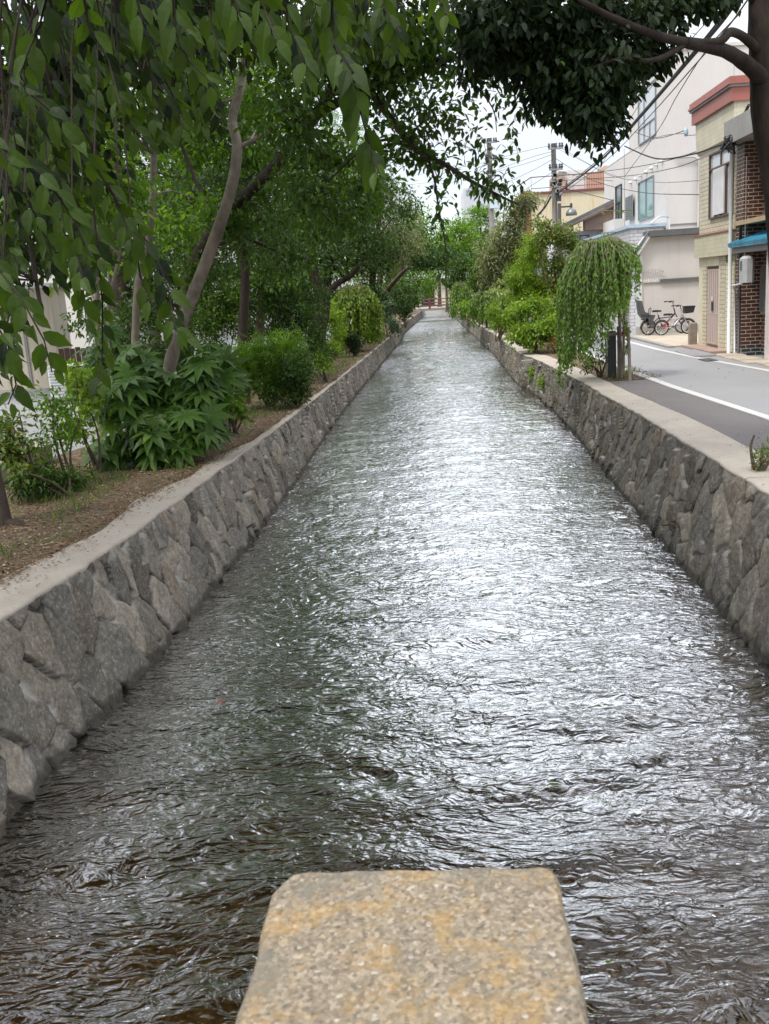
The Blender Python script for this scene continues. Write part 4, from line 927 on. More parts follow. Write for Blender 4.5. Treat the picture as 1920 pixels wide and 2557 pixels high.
# ---------------------------------------------------------------- far end: weir, grating, bridge
yw_ = 79.; MB().box(float(xl(yw_))+.1, float(xr(yw_))-.1, yw_, yw_+.3, -1.1, float(zw(yw_))+.10).build('weir', M['conc_old'], origin=(.2, yw_, -.6), label='low concrete weir crossing the canal before the bridge', cat='weir')
yg = 88.; gt = MB(); za = -.45
for i in range(34): x = -1.35+.09*i; gt.box(x, x+.03, yg, yg+.04, za-.3, .12)
gt.box(-1.4, 1.75, yg-.01, yg+.05, .12, .17).box(-1.4, 1.75, yg-.01, yg+.05, za-.25, za-.2)
gt.build('grating', M['steel'], origin=(.2, yg, -.4), label='grey barred grating spanning the canal under the footbridge', cat='grating')
br = empty('footbridge', (.2, 91, 0), 0, 'small footbridge with reddish brown railings at the far end of the canal', 'footbridge')
MB().box(-3.4, 3.6, 90, 93, .0, .22).build('deck', M['coping'], br)
rb = MB()
for yy in (90.05, 92.9):
    for z in (.42, .68, .98): rb.tube([(-3.2, yy, z), (3.4, yy, z)], .035, 6)
rb.build('rail', M['rail_red'], br)
for x in (-3.0, -.45, 1.9, 3.3):
    for yy in (90.05, 92.9): MB().cbox(x-.09, x+.09, yy-.08, yy+.08, .223, 1.06, .02).build('post', M['rail_red'], br)
fs_ = empty('low_building', (0, 112, 0), 0, 'low pale building with a dark doorway beyond the footbridge', 'building')
MB().box(-6, 8, 112, 118, 0, 2.6).build('wall', M['left_wall'], fs_); MB().box(-1.4, .0, 111.9, 112, 0, 2.1).build('doorway', M['black_plastic'], fs_); MB().box(-6.4, 8.4, 111.5, 118.5, 2.603, 2.9).build('roof', M['roof_tile'], fs_)
pt = gnd(1152, 776, 0); MB().lathe(pt.x+.15, 66, [(.18, 0), (.24, .36), (.25, .38)], 12).build('plant_pot', M['black_plastic'], origin=(pt.x, 66, 0), label='black plant pot at the far right edge of the canal wall', cat='plant pot')
pt = gnd(1166, 778, 0); MB().lathe(2.75, 66, [(.2, 0), (.26, .42), (.27, .44)], 12).build('bucket', M['blue'], origin=(2.75, 66, 0), label='small blue bucket on the far right bank', cat='bucket')
for (u, v) in ((1297, 903), (1289, 923)):
    yy = 26.9; q = at(u, v, yy); x = float(xr(yy)) - .02
    MB().box(x-.30, x+.15, yy-.10, yy+.10, q.z-.04, q.z+.03).build('stone_bracket', M['conc_old'], origin=(x, yy, q.z), label='upper stone bracket projecting from the right canal wall' if v < 910 else 'lower stone bracket projecting from the right canal wall', cat='bracket', group='brackets on the right canal wall')

# ---------------------------------------------------------------- left background: building, air conditioner, fences
lb_ = empty('garage_building', (-12, 30.8, LZ), 0, 'cream windowless building behind the trees at the left edge', 'building')
xq = at(138, 850, 28).x
MB().box(xq-9, xq, 28, 29.2, LZ, Z(120,718,28)).build('wall', M['left_wall'], lb_)
MB().box(xq-.9, xq-.82, 27.97, 28, LZ, Z(120,718,28)-.02).build('groove', M['conc_old'], lb_)
MB().box(xq-9, xq+.1, 27.8, 29.4, Z(120,718,28)+.003, Z(120,718,28)+.12).build('roof_edge', M['white_plastic'], lb_)
ya = 23.4; p0, p1 = at(128, 1000, ya), at(232, 908, ya); z0, z1 = at(170, 990, ya).z, at(170, 915, ya).z
ac = empty('air_conditioner', (p0.x, ya, z0), 0, 'white outdoor air conditioning unit standing by the left street', 'air conditioner')
MB().cbox(p0.x, p0.x+.42, ya, ya+.85, z0, z1, .015).build('case', M['white_plastic'], ac)
g = MB()
for i in range(9): g.box(p0.x+.04, p0.x+.38, ya-.012, ya, z0+.06+i*.07, z0+.08+i*.07)
g.build('grille', M['frame_steel'], ac)
MB().box(p0.x+.421, p1.x, ya+.02, ya+.8, z0, z1-.02).build('side_panel', M['dark_metal'], ac); MB().box(p0.x-.02, p1.x+.02, ya-.02, ya+.87, z1+.002, z1+.03).build('top', M['white_plastic'], ac)
f1 = at(150, 905, 27.5); f2 = at(245, 905, 27.5); fe = empty('board_fence', (f1.x, 27.5, LZ), 0, 'dark brown board fence beside the cream building behind the trees', 'fence')
for i in range(int((f2.x+2-f1.x)/.16)): MB().box(f1.x+i*.16, f1.x+i*.16+.14, 27.5, 27.53, LZ, at(200, 868, 27.5).z+.02*math.sin(i*9)).build('board', M['wood_brown'], fe)
kA, kB = gnd(0, 1200, LZ), gnd(75, 1172, LZ)
MB().cbox(kA.x-1.2, kA.x+.12, kA.y-2, kA.y+1.6, LZ-.1, LZ+.26, .02).build('planter_edge', M['coping'], origin=(kA.x, kA.y, LZ), label='low white concrete block at the left edge by the street', cat='low wall')
# houses across the left street
for i, (x0, x1, y0, y1, h, mt, lab) in enumerate([(-22, -13.5, 40, 52, 6.5, 'white_wall', 'white house across the left street, nearest behind the trees'), (-21, -13.2, 54, 66, 7.5, 'cream_wall', 'cream house across the left street behind the dark trunk'), (-20, -12.5, 68, 90, 6.5, 'white_wall_cool', 'pale grey house farthest along the left street')]):
    h_ = empty('house', (x1, y0, LZ), 0, lab, 'house', 'houses across the left street')
    MB().box(x0, x1, y0, y1, LZ, h).build('wall', M[mt], h_); MB().box(x0-.3, x1+.4, y0-.3, y1+.3, h+.003, h+.3).build('roof', M['roof_tile'], h_)
    for yy in np.arange(y0+1.5, y1-2, 3.): 
        f_ = MB().box(x1, x1+.05, yy, yy+1.6, 1.2, 2.4).build('window', M['frame_steel'], h_); MB().box(x1+.03, x1+.06, yy+.06, yy+1.54, 1.26, 2.34).build('pane', M['glass'], f_)
# ---------------------------------------------------------------- trees on the left bank
B = px_blob
def Bn(u, v, y, ru, rv, rd, n): c, r = px_blob(u, v, y, ru, rv, rd); return (c, r, n)
def W3(x, y, z, rx, ry, rz, n): return ((x, y, z), (rx, ry, rz), n)
def PX(y, *uv): return [at(u, v, y) for u, v in uv]
def lg(x, y): return Vector((x, y, float(lz(y)) - .05))
# forked grey-barked tree
b0 = lg(at(395,1040,15.5).x, 15.5)
def stem(y, *uv):
    p = PX(y, *uv); g = Vector((p[0].x, y, float(lz(y))-.1)); return [g] + p if p[0].z > .15 else p
tree('forked_tree', 'grey-barked tree forking into slim leaning stems behind the broad-leaved shrub', 'tree', b0,
     [(stem(15.5, (415,990),(440,850),(520,640),(575,480),(592,370),(580,300),(600,220),(615,130),(650,20),(680,-140)), .115, .04),
      (stem(15.8, (335,990),(345,700),(372,600),(382,450),(385,330),(382,290),(395,200),(430,90),(440,-100)), .065, .035),
      (PX(15.8, (385,380),(430,330),(480,270),(540,258),(595,245)), .035, .025),
      (stem(16.4, (246,990),(243,830),(240,700),(232,560)), .065, .04), (stem(15.0, (285,1000),(278,880),(272,760),(300,640)), .045, .025),
      (PX(15.5, (592,370),(660,335),(700,310)), .04, .02)],
     [Bn(540,60,17.5,130,90,1.,30), Bn(330,40,14.5,130,70,1.,24), Bn(200,330,14.,120,120,1.,34), Bn(270,480,14.,110,80,1.,34), Bn(470,360,17.5,90,90,.8,30), Bn(180,520,14.5,120,70,1.,18), Bn(500,500,16.5,70,60,.8,6), Bn(110,330,14.5,120,110,1.,16), Bn(460,560,18.5,110,60,.8,24), Bn(200,640,17,110,50,.7,12), Bn(480,200,17.5,110,90,.8,26),
      W3(-3.2,15,7.6,2.0,2.4,1.0,44), W3(-5.0,15.5,9.8,3.4,3.2,2.6,190), Bn(650,250,17.5,90,100,.8,24), Bn(670,380,17.5,80,80,.8,20)],  # W3 clumps sit above the view, added to darken the water's reflection
     'mid', M['leaf_maple'], M['bark_grey'], .125, 26, .42, .35, .5, .30, seed=3, hollow=.2)
# cherry with long dark limbs over the water
b0 = lg(at(458,950,18.5).x, 18.5)
ch = [(stem(18.5, (458,960),(470,700)) + [at(545,560,17.5), at(640,462,16.5), at(698,400,15.5), at(794,281,14), at(860,150,13), at(880,0,12)], .13, .06),
      ([at(794,281,14), at(900,228,13.4), at(948,212,13), at(1025,189,12.6), at(1094,154,12.2), at(1150,146,12), at(1260,140,11.6)], .065, .018),
      ([at(840,190,13.2), at(905,210,12.8), at(967,285,12.4), at(1010,339,12), at(1056,385,11.8), at(1113,412,11.6), at(1179,454,11.4), at(1240,485,11.2), at(1296,512,11)], .058, .008),
      ([at(1069,400,11.8), at(1085,450,11.7), at(1095,520,11.7), at(1112,610,11.6), at(1114,680,11.6)], .016, .004),
      ([at(1094,154,12.2), at(1180,210,11.9), at(1230,270,11.8), at(1240,330,11.8)], .014, .004)]
tree('cherry_tree', 'dark-limbed cherry tree reaching far over the canal with a thin leafy branch against the sky', 'tree', b0, ch,
     [Bn(760,150,13.5,130,120,1.4,44), Bn(880,90,12.8,170,100,1.2,46), Bn(950,215,12.4,120,80,.9,30), Bn(1040,120,12,120,80,.8,26), Bn(1060,300,11.8,90,70,.6,15), Bn(1000,370,12,70,50,.6,10),
      Bn(800,390,14,150,90,1.2,38), Bn(690,540,17.5,130,90,1.3,34), Bn(500,680,17.2,40,70,.4,18), Bn(570,560,16.8,50,50,.4,16), Bn(820,540,14.5,130,70,1.1,30), Bn(720,640,17,130,60,1.2,24), Bn(580,330,18,140,110,.8,28),
      Bn(960,120,12,120,110,.8,28), Bn(1090,60,12,110,60,.8,20), Bn(900,480,14.5,90,60,.9,14),
      Bn(740,300,12.5,100,90,.8,30), Bn(640,430,17.5,110,80,.9,30), Bn(790,480,13,100,60,.8,22), Bn(600,520,18,90,60,.8,18),
      W3(-.9,12,6.0,1.6,2.2,.7,40), W3(-3.0,12.5,8.2,2.2,3.0,1.5,110)],  # these W3 crown parts are unseen, put in for dark reflections below
     'mid', M['leaf_cherry'], M['bark_dark'], .108, 24, .36, .45, .55, .05, seed=5, hollow=.15)
def sprig(name_root, paths, n, size, mat, seed, spread=.12, kind='mid', young=.04):
    rng = np.random.default_rng(seed); pos = []; dr = []; nr = []; tb = MB()
    for pts, rr_, dens in paths:
        P = [np.array(p, float) for p in pts]; L_ = sum(np.linalg.norm(P[i+1]-P[i]) for i in range(len(P)-1)); m = int(L_*dens)
        for k in range(m):
            t = rng.random()*(len(P)-1); i = min(int(t), len(P)-2); f = t-i; p = P[i]*(1-f) + P[i+1]*f
            o = rng.normal(0, 1, 3); o /= np.linalg.norm(o); l = rr_*rng.random()
            e = p + o*l*np.array([1, 1, .7]); pos.append(e); d = o*.8 + rng.normal(0, .4, 3); d[2] -= .55; dr.append(d); nr.append(np.array([0, -.25, 1]) + rng.normal(0, .4, 3))
            if k % 5 == 0: tb.tube([p, (p+e)/2 + np.array([0, 0, .01]), e], [.004, .003, .002], 4, False)
    pos = np.array(pos); me = leaf_mesh('foliage', pos, np.array(dr), np.array(nr), size*rng.uniform(.75, 1.2, len(pos)), kind, mat, rng, young)
    o = mkobj('foliage', me, name_root); tb.build('twigs', M['bark_dark'], name_root)
chr_ = [o for o in col.objects if o.name.startswith('cherry_tree')][0]
sprig(chr_, [([at(967,285,12.4), at(1056,385,11.8), at(1113,412,11.6), at(1179,454,11.4), at(1240,485,11.2), at(1300,514,11)], .20, 90),
             ([at(1180,420,11.5), at(1240,440,11.3), at(1280,455,11.2)], .20, 130), ([at(1069,400,11.8), at(1085,450,11.7), at(1095,520,11.7), at(1112,610,11.6), at(1114,690,11.6)], .11, 70),
             ([at(1100,300,11.8), at(1180,330,11.7), at(1240,375,11.7)], .25, 80), ([at(1120,350,11.7), at(1180,380,11.6), at(1250,400,11.6)], .22, 100),
             ([at(1180,200,12), at(1250,235,11.9), at(1300,270,11.9), at(1330,290,11.9)], .24, 110), ([at(1240,260,11.9), at(1275,320,11.9), at(1290,370,11.9)], .13, 80), ([at(1040,170,12), at(1160,170,12), at(1240,190,12)], .30, 90),
             ([at(1150,230,12), at(1210,300,12)], .15, 50), ([at(1240,190,12), at(1330,230,12), at(1380,290,12)], .16, 60), ([at(1110,470,11.5), at(1140,520,11.5)], .12, 60)], 0, .095, M['leaf_cherry'], 9)
# darker trees behind
tree('dark_tree', 'upright dark tree with straight trunk standing in the shrubs left of the canal', 'tree', lg(-4.2, 20.7),
     [(stem(20.7, (609,1005),(606,850),(612,690),(600,560),(590,420),(600,250)), .12, .06)],
     [Bn(600,560,21,160,80,1.5,34), Bn(500,650,21.5,130,70,1.2,26), Bn(690,620,21,130,70,1.5,26), Bn(480,420,21,150,120,1.5,36), Bn(640,400,21,160,100,1.5,36), Bn(560,200,21,200,120,1.6,40), Bn(330,620,22,120,80,1.2,18),
      W3(-4.5,21,9.2,3.0,3.2,2.,90)], 'mid', M['leaf_dark'], M['bark_dark'], .125, 30, .46, .4, .55, .10, seed=7)
tree('dark_tree', 'thick-trunked dark tree at the left end of the bank behind the slim grey stems', 'tree', lg(at(305,950,24).x, 24),
     [(stem(24, (305,960),(300,800),(296,600),(300,520),(285,380),(270,200)), .30, .12)],
     [Bn(280,560,24.5,110,60,1.5,22), Bn(150,420,25,170,130,1.8,34), Bn(380,330,25,160,130,1.8,34), Bn(200,180,25,220,150,1.8,44), Bn(40,250,25,140,200,1.8,30), Bn(400,700,25,90,70,1.4,16), Bn(430,560,25,90,70,1.4,16), Bn(150,640,26,60,50,1.2,6)],
     'mid', M['leaf_dark'], M['bark_dark'], .15, 28, .55, .4, .55, .12, seed=8)
tree('broadleaf_tree', 'tall mid green tree crowding the gap behind the straight dark trunk', 'tree', lg(-6.5, 25),
     [([lg(-6.5,25), at(470,700,25), at(480,400,25)], .2, .08)],
     [Bn(480,640,25,150,60,1.6,50), Bn(640,690,25,130,45,1.5,40), Bn(330,740,25,120,60,1.5,36), Bn(520,500,25.5,170,90,1.6,50), Bn(720,560,26,130,60,1.5,34), Bn(300,450,25.5,140,110,1.6,34), Bn(520,300,26,180,110,1.6,44), Bn(230,800,25,60,50,1.,10)],
     'mid', M['leaf_cherry'], M['bark_dark'], .15, 28, .5, .4, .55, .12, seed=77)
tree('broadleaf_tree', 'dense dark green tree behind the leaning thick trunk', 'tree', lg(-6.2, 40),
     [([lg(-6.2,40), at(820,700,40), at(820,500,40)], .25, .1)],
     [Bn(800,680,40,110,60,2.,60), Bn(700,700,40,90,60,2.,40), Bn(860,560,40,110,90,2.,60), Bn(760,560,40,110,90,2.,50), Bn(820,450,40,140,80,2.,56), Bn(940,640,41,60,60,1.6,30)],
     'lo', M['leaf_dark'], M['bark_dark'], .20, 34, .55, .4, .55, .14, seed=78)
tree('maple_tree', 'fine-leaved light green tree filling the gap above the left shrubs', 'tree', lg(-5.2, 28),
     [(stem(28, (640,930),(650,800),(655,640),(640,480),(650,300)), .15, .07)],
     [Bn(560,330,28,120,110,1.8,44), Bn(700,330,28,140,100,1.8,44), Bn(620,200,28,150,100,1.8,40), Bn(770,470,28,120,80,1.8,40), Bn(540,480,28,110,80,1.6,30), Bn(850,360,29,100,90,1.8,34), Bn(420,480,29,90,120,1.8,26), Bn(420,200,29,120,120,1.8,26)],
     'spray', M['leaf_maple'], M['bark_mid'], .24, 16, .5, .35, .5, .16, seed=10)
tree('leaning_tree', 'dark crooked tree with a thick curved trunk leaning towards the canal', 'tree', lg(at(790,850,33).x, 33),
     [(stem(33, (792,840),(802,790),(806,745),(790,700),(776,650),(800,560),(830,450)), .33, .12), (PX(33, (806,745),(840,710),(880,685),(910,640)), .14, .05)],
     [Bn(850,560,32,120,70,1.8,46), Bn(930,500,32,90,70,1.6,40), Bn(900,620,32,100,45,1.6,30), Bn(760,620,33,120,60,1.6,36), Bn(940,430,32,60,50,1.4,20), Bn(880,420,33,100,80,1.8,34), Bn(1000,520,33,40,40,1.2,12),
      W3(-3.5,32,8.6,2.6,3.2,1.2,40)], 'mid', M['leaf_dark'], M['bark_dark'], .13, 30, .48, .45, .55, .1, seed=11)
tree('glossy_tree', 'glossy grey-green evergreen tree beside the leaning dark tree', 'tree', lg(-3.6, 42),
     [(stem(42, (925,800),(930,700),(945,560),(950,450)), .20, .08)],
     [Bn(950,560,42,70,60,1.8,40), Bn(1000,610,42,70,50,1.8,40), Bn(960,640,42,80,40,1.6,36), Bn(1010,540,42,40,40,1.4,18), Bn(970,480,42,50,50,1.4,22), Bn(900,680,43,60,40,1.4,20)],
     'narrow', M['leaf_olive'], M['bark_dark'], .17, 36, .5, .5, .6, .05, seed=12)
tree('leaning_tree', 'far tree with bare grey trunk bending right over the water', 'tree', lg(-2.9, 47),
     [([lg(-3.1,47), at(955,745,47), at(985,702,46), at(1015,672,45), at(1040,666,44), at(1075,664,43)], .15, .03), ([at(1000,690,46), at(1010,640,46), at(1030,600,46)], .12, .05)],
     [Bn(1060,650,43,60,25,1.,34), Bn(1060,630,45,70,25,1.4,28), Bn(1030,590,46,60,40,1.6,30), Bn(1010,720,48,50,40,1.4,26), Bn(1110,640,44,45,25,1.2,14), Bn(990,750,47,40,40,1.,20)],
     'lo', M['leaf_dark'], M['bark_mid'], .16, 34, .5, .4, .5, .12, seed=13)
tree('broadleaf_tree', 'light green rounded tree far along the left bank above the footbridge', 'tree', lg(-3.2, 66),
     [([lg(-3.2,66), at(975,660,66), at(985,600,66)], .2, .08)],
     [Bn(1030,560,66,60,45,2.,46), Bn(985,600,66,50,60,2.,40), Bn(1050,630,66,50,50,1.8,40), Bn(1040,700,66,50,45,1.6,40), Bn(1000,670,66,60,60,1.8,40), Bn(1075,720,68,25,25,1.2,16)],
     'lo', M['leaf_maple'], M['bark_mid'], .20, 34, .6, .3, .6, .2, seed=14)
tree('broadleaf_tree', 'darker green tree behind the grey bending trunk on the left bank', 'tree', lg(-3.6, 56),
     [([lg(-3.6,56), at(950,680,56), at(960,620,56)], .2, .08)],
     [Bn(960,690,56,60,50,1.8,46), Bn(1010,740,56,40,35,1.2,30), Bn(930,640,56,60,50,1.8,30)], 'lo', M['leaf_cherry'], M['bark_mid'], .18, 34, .55, .3, .6, .12, seed=15)
for i, (x, y, h_, s_, mt, lb) in enumerate([(-4.5,84,7.5,2.8,'leaf_maple','bright tree at the far left end of the canal beyond the bridge'), (.5,104,8.,3.2,'leaf_maple','round pale green tree straight behind the footbridge'), (5.0,100,8.0,3.,'leaf_bright','yellow-green tree right behind the far end of the canal'),
        (-7.5,58,9,3.2,'leaf_dark','tall dark tree beyond the left street, third from the bridge'), (-8.5,44,9.5,3.4,'leaf_cherry','tall green tree beyond the bank, behind the willow-like shrub'), (-9.5,33,9.5,3.4,'leaf_dark','tall dark tree rising in front of the cream house across the left street'), (-12.5,25.,8.5,2.6,'leaf_cherry','green tree in front of the cream windowless building at left')]):
    tree('background_tree', lb, 'tree', (x, y, 0), [([(x,y,-.2),(x+.1,y,h_*.35),(x-.1,y,h_*.75)], .2, .08)],
         [W3(x, y, h_*.72, s_, s_, h_*.24, 60), W3(x-s_*.5, y-.5, h_*.5, s_*.6, s_*.6, h_*.16, 26), W3(x+s_*.5, y-.8, h_*.52, s_*.6, s_*.6, h_*.16, 26)], 'lo', M[mt], M['bark_mid'], .24, 34, .75, .3, .6, .15, group='trees in the background', seed=30+i)

# near tree whose twigs hang down before the camera
nb = lg(-4.75, 9.9); rng = np.random.default_rng(41)
ntree = empty('overhanging_tree', nb, 0, 'tree at the left edge whose large pointed leaves hang down close to the viewer', 'tree')
tb = MB(); tb.tube([nb, (-4.8,9.8,1.5), (-4.9,9.2,3.2), (-4.2,7.8,4.8)], [.17,.13,.12,.10], 12); tb.tube([nb + Vector((0,0,.08)), nb + Vector((.32,-.12,.03)), nb + Vector((.6,-.3,-.02))], [.07,.05,.02], 6)
tb.build('trunk', M['bark_dark'], ntree)
tb = MB(); hub = [Vector((-2.6,5.2,4.6)), Vector((-1.5,3.6,3.6)), Vector((-.7,3.2,3.3)), Vector((-2.2,6.0,4.2))]
tb.tube([(-4.2,7.8,4.8), hub[0], (-1.9,4.2,3.9), hub[1], hub[2], (0.1,3.,3.2)], [.10,.07,.05,.035,.022,.01], 8); tb.tube([(-4.2,7.8,4.8), hub[3], (-.6,5.6,3.9), (.4,5.4,3.8)], [.08,.05,.03,.01], 7)
BG = []
for yy, uv in [(4.6, [(-300,-220),(-60,-60),(110,150),(250,400),(335,620)]), (4.4, [(-100,-240),(200,-60),(330,130),(440,330),(500,480)]), (4.2, [(-200,200),(-40,330),(60,520),(100,760)]), (4.6, [(200,-240),(440,-120),(640,-70),(860,-60),(1060,-80)]), (3.0, [(-60,-150),(200,-110),(520,-100),(860,-90),(1100,-90)])]:
    q = PX(yy, *uv); tb.tube([hub[0], (hub[0]+q[0])/2 + Vector((0,0,.2)), q[0]] + q[1:], [.03,.026,.022,.016,.012,.009] + [.006]*(len(q)-4), 6)
    for i in range(len(q)-1): BG += [q[i] + (q[i+1]-q[i])*t for t in (0,.25,.5,.75)]
pos = []; dr = []; nr = []; sz = []; tn = []
def hang(y, uv, size, dens=24, young=False, tone=.4):
    P = [np.array(at(u, v, y + rng.normal(0, .05))) for u, v in uv]; s0 = Vector(P[0])
    h_ = min([q for q in BG if q.z > s0.z - .1] or BG, key=lambda q: (q-s0).length); tb.tube([h_, (h_+s0)/2 + Vector((0,0,.1)), s0], [.0032,.0028,.0025], 5)
    tb.tube(P, [.0035*(1-.5*i/(len(P)-1)) for i in range(len(P))], 5)
    L_ = [np.linalg.norm(P[i+1]-P[i]) for i in range(len(P)-1)]; tot = sum(L_); m = max(3, int(tot*dens)); side = 1
    for k in range(m):
        s = tot*(k+.4)/m; i = 0
        while i < len(L_)-1 and s > L_[i]: s -= L_[i]; i += 1
        p = P[i] + (P[i+1]-P[i])*s/L_[i]; ax_ = (P[i+1]-P[i])/L_[i]; side = -side
        sv_ = np.cross(ax_, np.array([0, -1, 0.])); d = side*sv_*rng.uniform(.35, .9) + ax_*.55 + np.array([0, rng.normal(0,.35), -.55]); d /= np.linalg.norm(d)
        pos.append(p + d*.012); dr.append(d); nr.append(np.array([rng.normal(0,.45), -1., .45 + rng.normal(0,.35)])); sz.append(size*rng.uniform(.7, 1.15)*(1 if k < m-2 else .7)); tn.append(.97 if (k >= m-2 and young) or rng.random() < .10 else tone + rng.normal(0, .15))  # random bright leaves are backlight put into the colour; bright tips are young
S_ = .076
for y, uv, yg in [(2.5, [(130,-60),(100,60),(66,140),(50,190)], True), (2.6, [(430,-60),(438,80),(470,150),(540,215)], True), (2.4, [(828,-60),(830,100),(880,180),(900,280),(925,370),(945,430)], True),
        (2.7, [(560,-60),(600,40),(640,130)], False), (2.9, [(232,500),(245,640),(256,760),(256,880),(238,985)], True), (2.7, [(-40,340),(110,440),(180,540),(230,640)], False), (2.6, [(-30,640),(50,740),(110,850),(130,930)], True),
        (2.8, [(20,180),(150,300),(230,400),(300,520),(330,600)], False), (2.9, [(300,520),(380,620),(420,720),(440,830)], True), (2.6, [(-40,760),(20,860),(40,960),(20,1010)], True), (2.8, [(330,-60),(350,40),(390,120)], False),
        (3.1, [(700,-60),(720,60),(760,150),(770,230)], False), (3.2, [(950,-60),(960,20),(1000,80)], False), (3.0, [(1060,-60),(1100,0),(1120,40)], True), (2.5, [(640,-60),(660,20),(690,100)], False),
        (2.9, [(60,480),(120,600),(150,720)], False), (2.8, [(180,560),(205,690),(215,800)], False), (3.1, [(330,560),(350,690),(390,780),(470,850)], True), (2.6, [(200,-60),(220,60),(270,150),(300,260)], False)]:
    hang(y, uv, S_, 38, yg, .42)
for k in range(95):
    u = rng.uniform(-60, 560)*rng.uniform(.5, 1); v = rng.uniform(-80, 230) if u > 200 else rng.uniform(-80, 560); y = rng.uniform(3.2, 5.2)
    hang(y, [(u,v),(u+rng.uniform(0,50),v+60),(u+rng.uniform(20,90),v+140)], .072, 50, rng.random() < .3, rng.choice([.08, .25, .5]))
for k in range(16):
    u = rng.uniform(-70, 30); v = rng.uniform(450, 820); y = rng.uniform(3., 4.5)
    hang(y, [(u,v),(u+rng.uniform(-10,30),v+60),(u+rng.uniform(0,50),v+130)], .075, 40, rng.random() < .3, .35)
for k in range(30):
    u = rng.uniform(520, 1000); v = rng.uniform(-90, 60); y = rng.uniform(3.4, 5.)
    hang(y, [(u,v),(u+rng.uniform(-20,40),v+60),(u+rng.uniform(-10,60),v+120)], .075, 42, False, .35)
tb.build('branches', M['bark_black'], ntree)
mkobj('foliage', leaf_mesh('foliage', np.array(pos), np.array(dr), np.array(nr), np.array(sz), 'hi', M['leaf_big'], rng, 0., np.array(tn)), ntree)
cc = np.concatenate([np.array(c) + nrmz(rng.normal(0,1,(n,3)))*rng.random((n,1))**.4*np.array(r) for c, r, n in [W3(-3.4,6.2,5.6,1.6,2.2,.8,60), W3(-1.6,5.,5.2,1.,1.8,.5,26), W3(-5.,9.,6.8,2.6,2.6,1.6,90), W3(-3.2,3.5,6.2,2.2,3.,.7,110), W3(-2.9,8.2,7.0,2.2,2.8,.9,150), W3(-4.5,6.5,9.,3.,3.,1.2,110), W3(-1.6,5.5,5.6,1.3,1.6,.4,50), Bn(80,320,6.5,130,160,.6,40), Bn(60,620,6.5,80,100,.5,16), Bn(330,60,6.5,160,70,.6,36), Bn(560,30,7,150,50,.6,26), Bn(210,200,6.8,120,90,.6,26), Bn(860,20,7.5,160,40,.6,18)]])  # W3 clumps hang out of view, added so near-left water mirrors dark leaves
p_, d_, n_ = clump_leaves(cc, .4, 26, rng, .6, .6)
mkobj('foliage', leaf_mesh('foliage', p_, d_, n_, .10, 'mid', M['leaf_big'], rng, .05, np.full(len(p_), .15)), ntree)
cc = np.concatenate([np.array(c) + nrmz(rng.normal(0,1,(n,3)))*rng.random((n,1))**.4*np.array(r) for c, r, n in [W3(-4.6,11,9.2,4.2,4.5,1.6,420), W3(-3.2,7.5,7.6,2.6,3.,.9,170), W3(-5.5,15,12.,4.,4.,1.8,260), W3(-5.2,5.5,8.5,3.8,3.4,1.2,330), W3(-2.4,9.5,8.6,2.4,3.8,1.,260), W3(-2.6,5.5,7.2,2.,2.6,.6,170)]])  # unseen high canopy, added to block sky from the left water's reflection
p_, d_, n_ = clump_leaves(cc, .6, 40, rng, .5, .6)
mkobj('foliage', leaf_mesh('foliage', p_, d_, n_, .21, 'lo', M['leaf_big'], rng, .05, np.full(len(p_), .3)), ntree)

# ---------------------------------------------------------------- broad-leaved shrub with palmate leaves
def fatsia():
    y = 13.6; base = lg(at(395,1150,y).x, y); root = empty('broadleaf_shrub', base, 0, 'large shrub with glossy hand-shaped leaves under the forked grey tree', 'shrub'); rng = np.random.default_rng(77)
    P = []; D_ = []; N_ = []; S = []; st = MB()
    for (u, v, yy, ru, rv, n) in [(400,1075,13.3,120,65,44), (320,985,13.6,75,60,26), (480,960,14,75,60,30), (520,900,14.3,45,40,10), (400,960,14,80,60,26), (330,900,14.3,50,40,12), (470,1060,13.5,80,50,24), (250,860,14.6,45,50,10), (560,960,14.4,40,50,10), (300,1120,13.4,60,35,14), (440,1120,13.3,80,30,16)]:
        c, r = px_blob(u, v, yy, ru, rv, .5)
        for k in range(n):
            o = rng.normal(0, 1, 3); o /= np.linalg.norm(o); o[1] = -abs(o[1])*rng.choice([1, 1, 1, -1]); p = c + o*np.array(r)*rng.uniform(.55, 1.05)
            if p[2] < .0: p[2] = rng.uniform(.0, .25)
            out = np.array([o[0]*.9, o[1]*.6 - .35, 0]); out /= np.linalg.norm(out)+1e-6
            d = out + np.array([rng.normal(0,.5), rng.normal(0,.3), -rng.uniform(.1, 1.0)]); nn = out*.8 + np.array([0, 0, .9]) + rng.normal(0, .35, 3)
            P.append(p); D_.append(d); N_.append(nn); S.append(rng.uniform(.34, .58))
            if k % 3 == 0: q = Vector(base) + Vector((rng.normal(0,.2), rng.normal(0,.15), .05)); e = Vector(p); st.tube([q, (q+e)/2 + Vector((0,.1,.1)), e], [.016,.010,.005], 5)
    st.build('stems', M['bark_mid'], root)
    mkobj('foliage', leaf_mesh('foliage', np.array(P), np.array(D_), np.array(N_), np.array(S), 'palm', M['leaf_fatsia'], rng, .06), root)
fatsia()

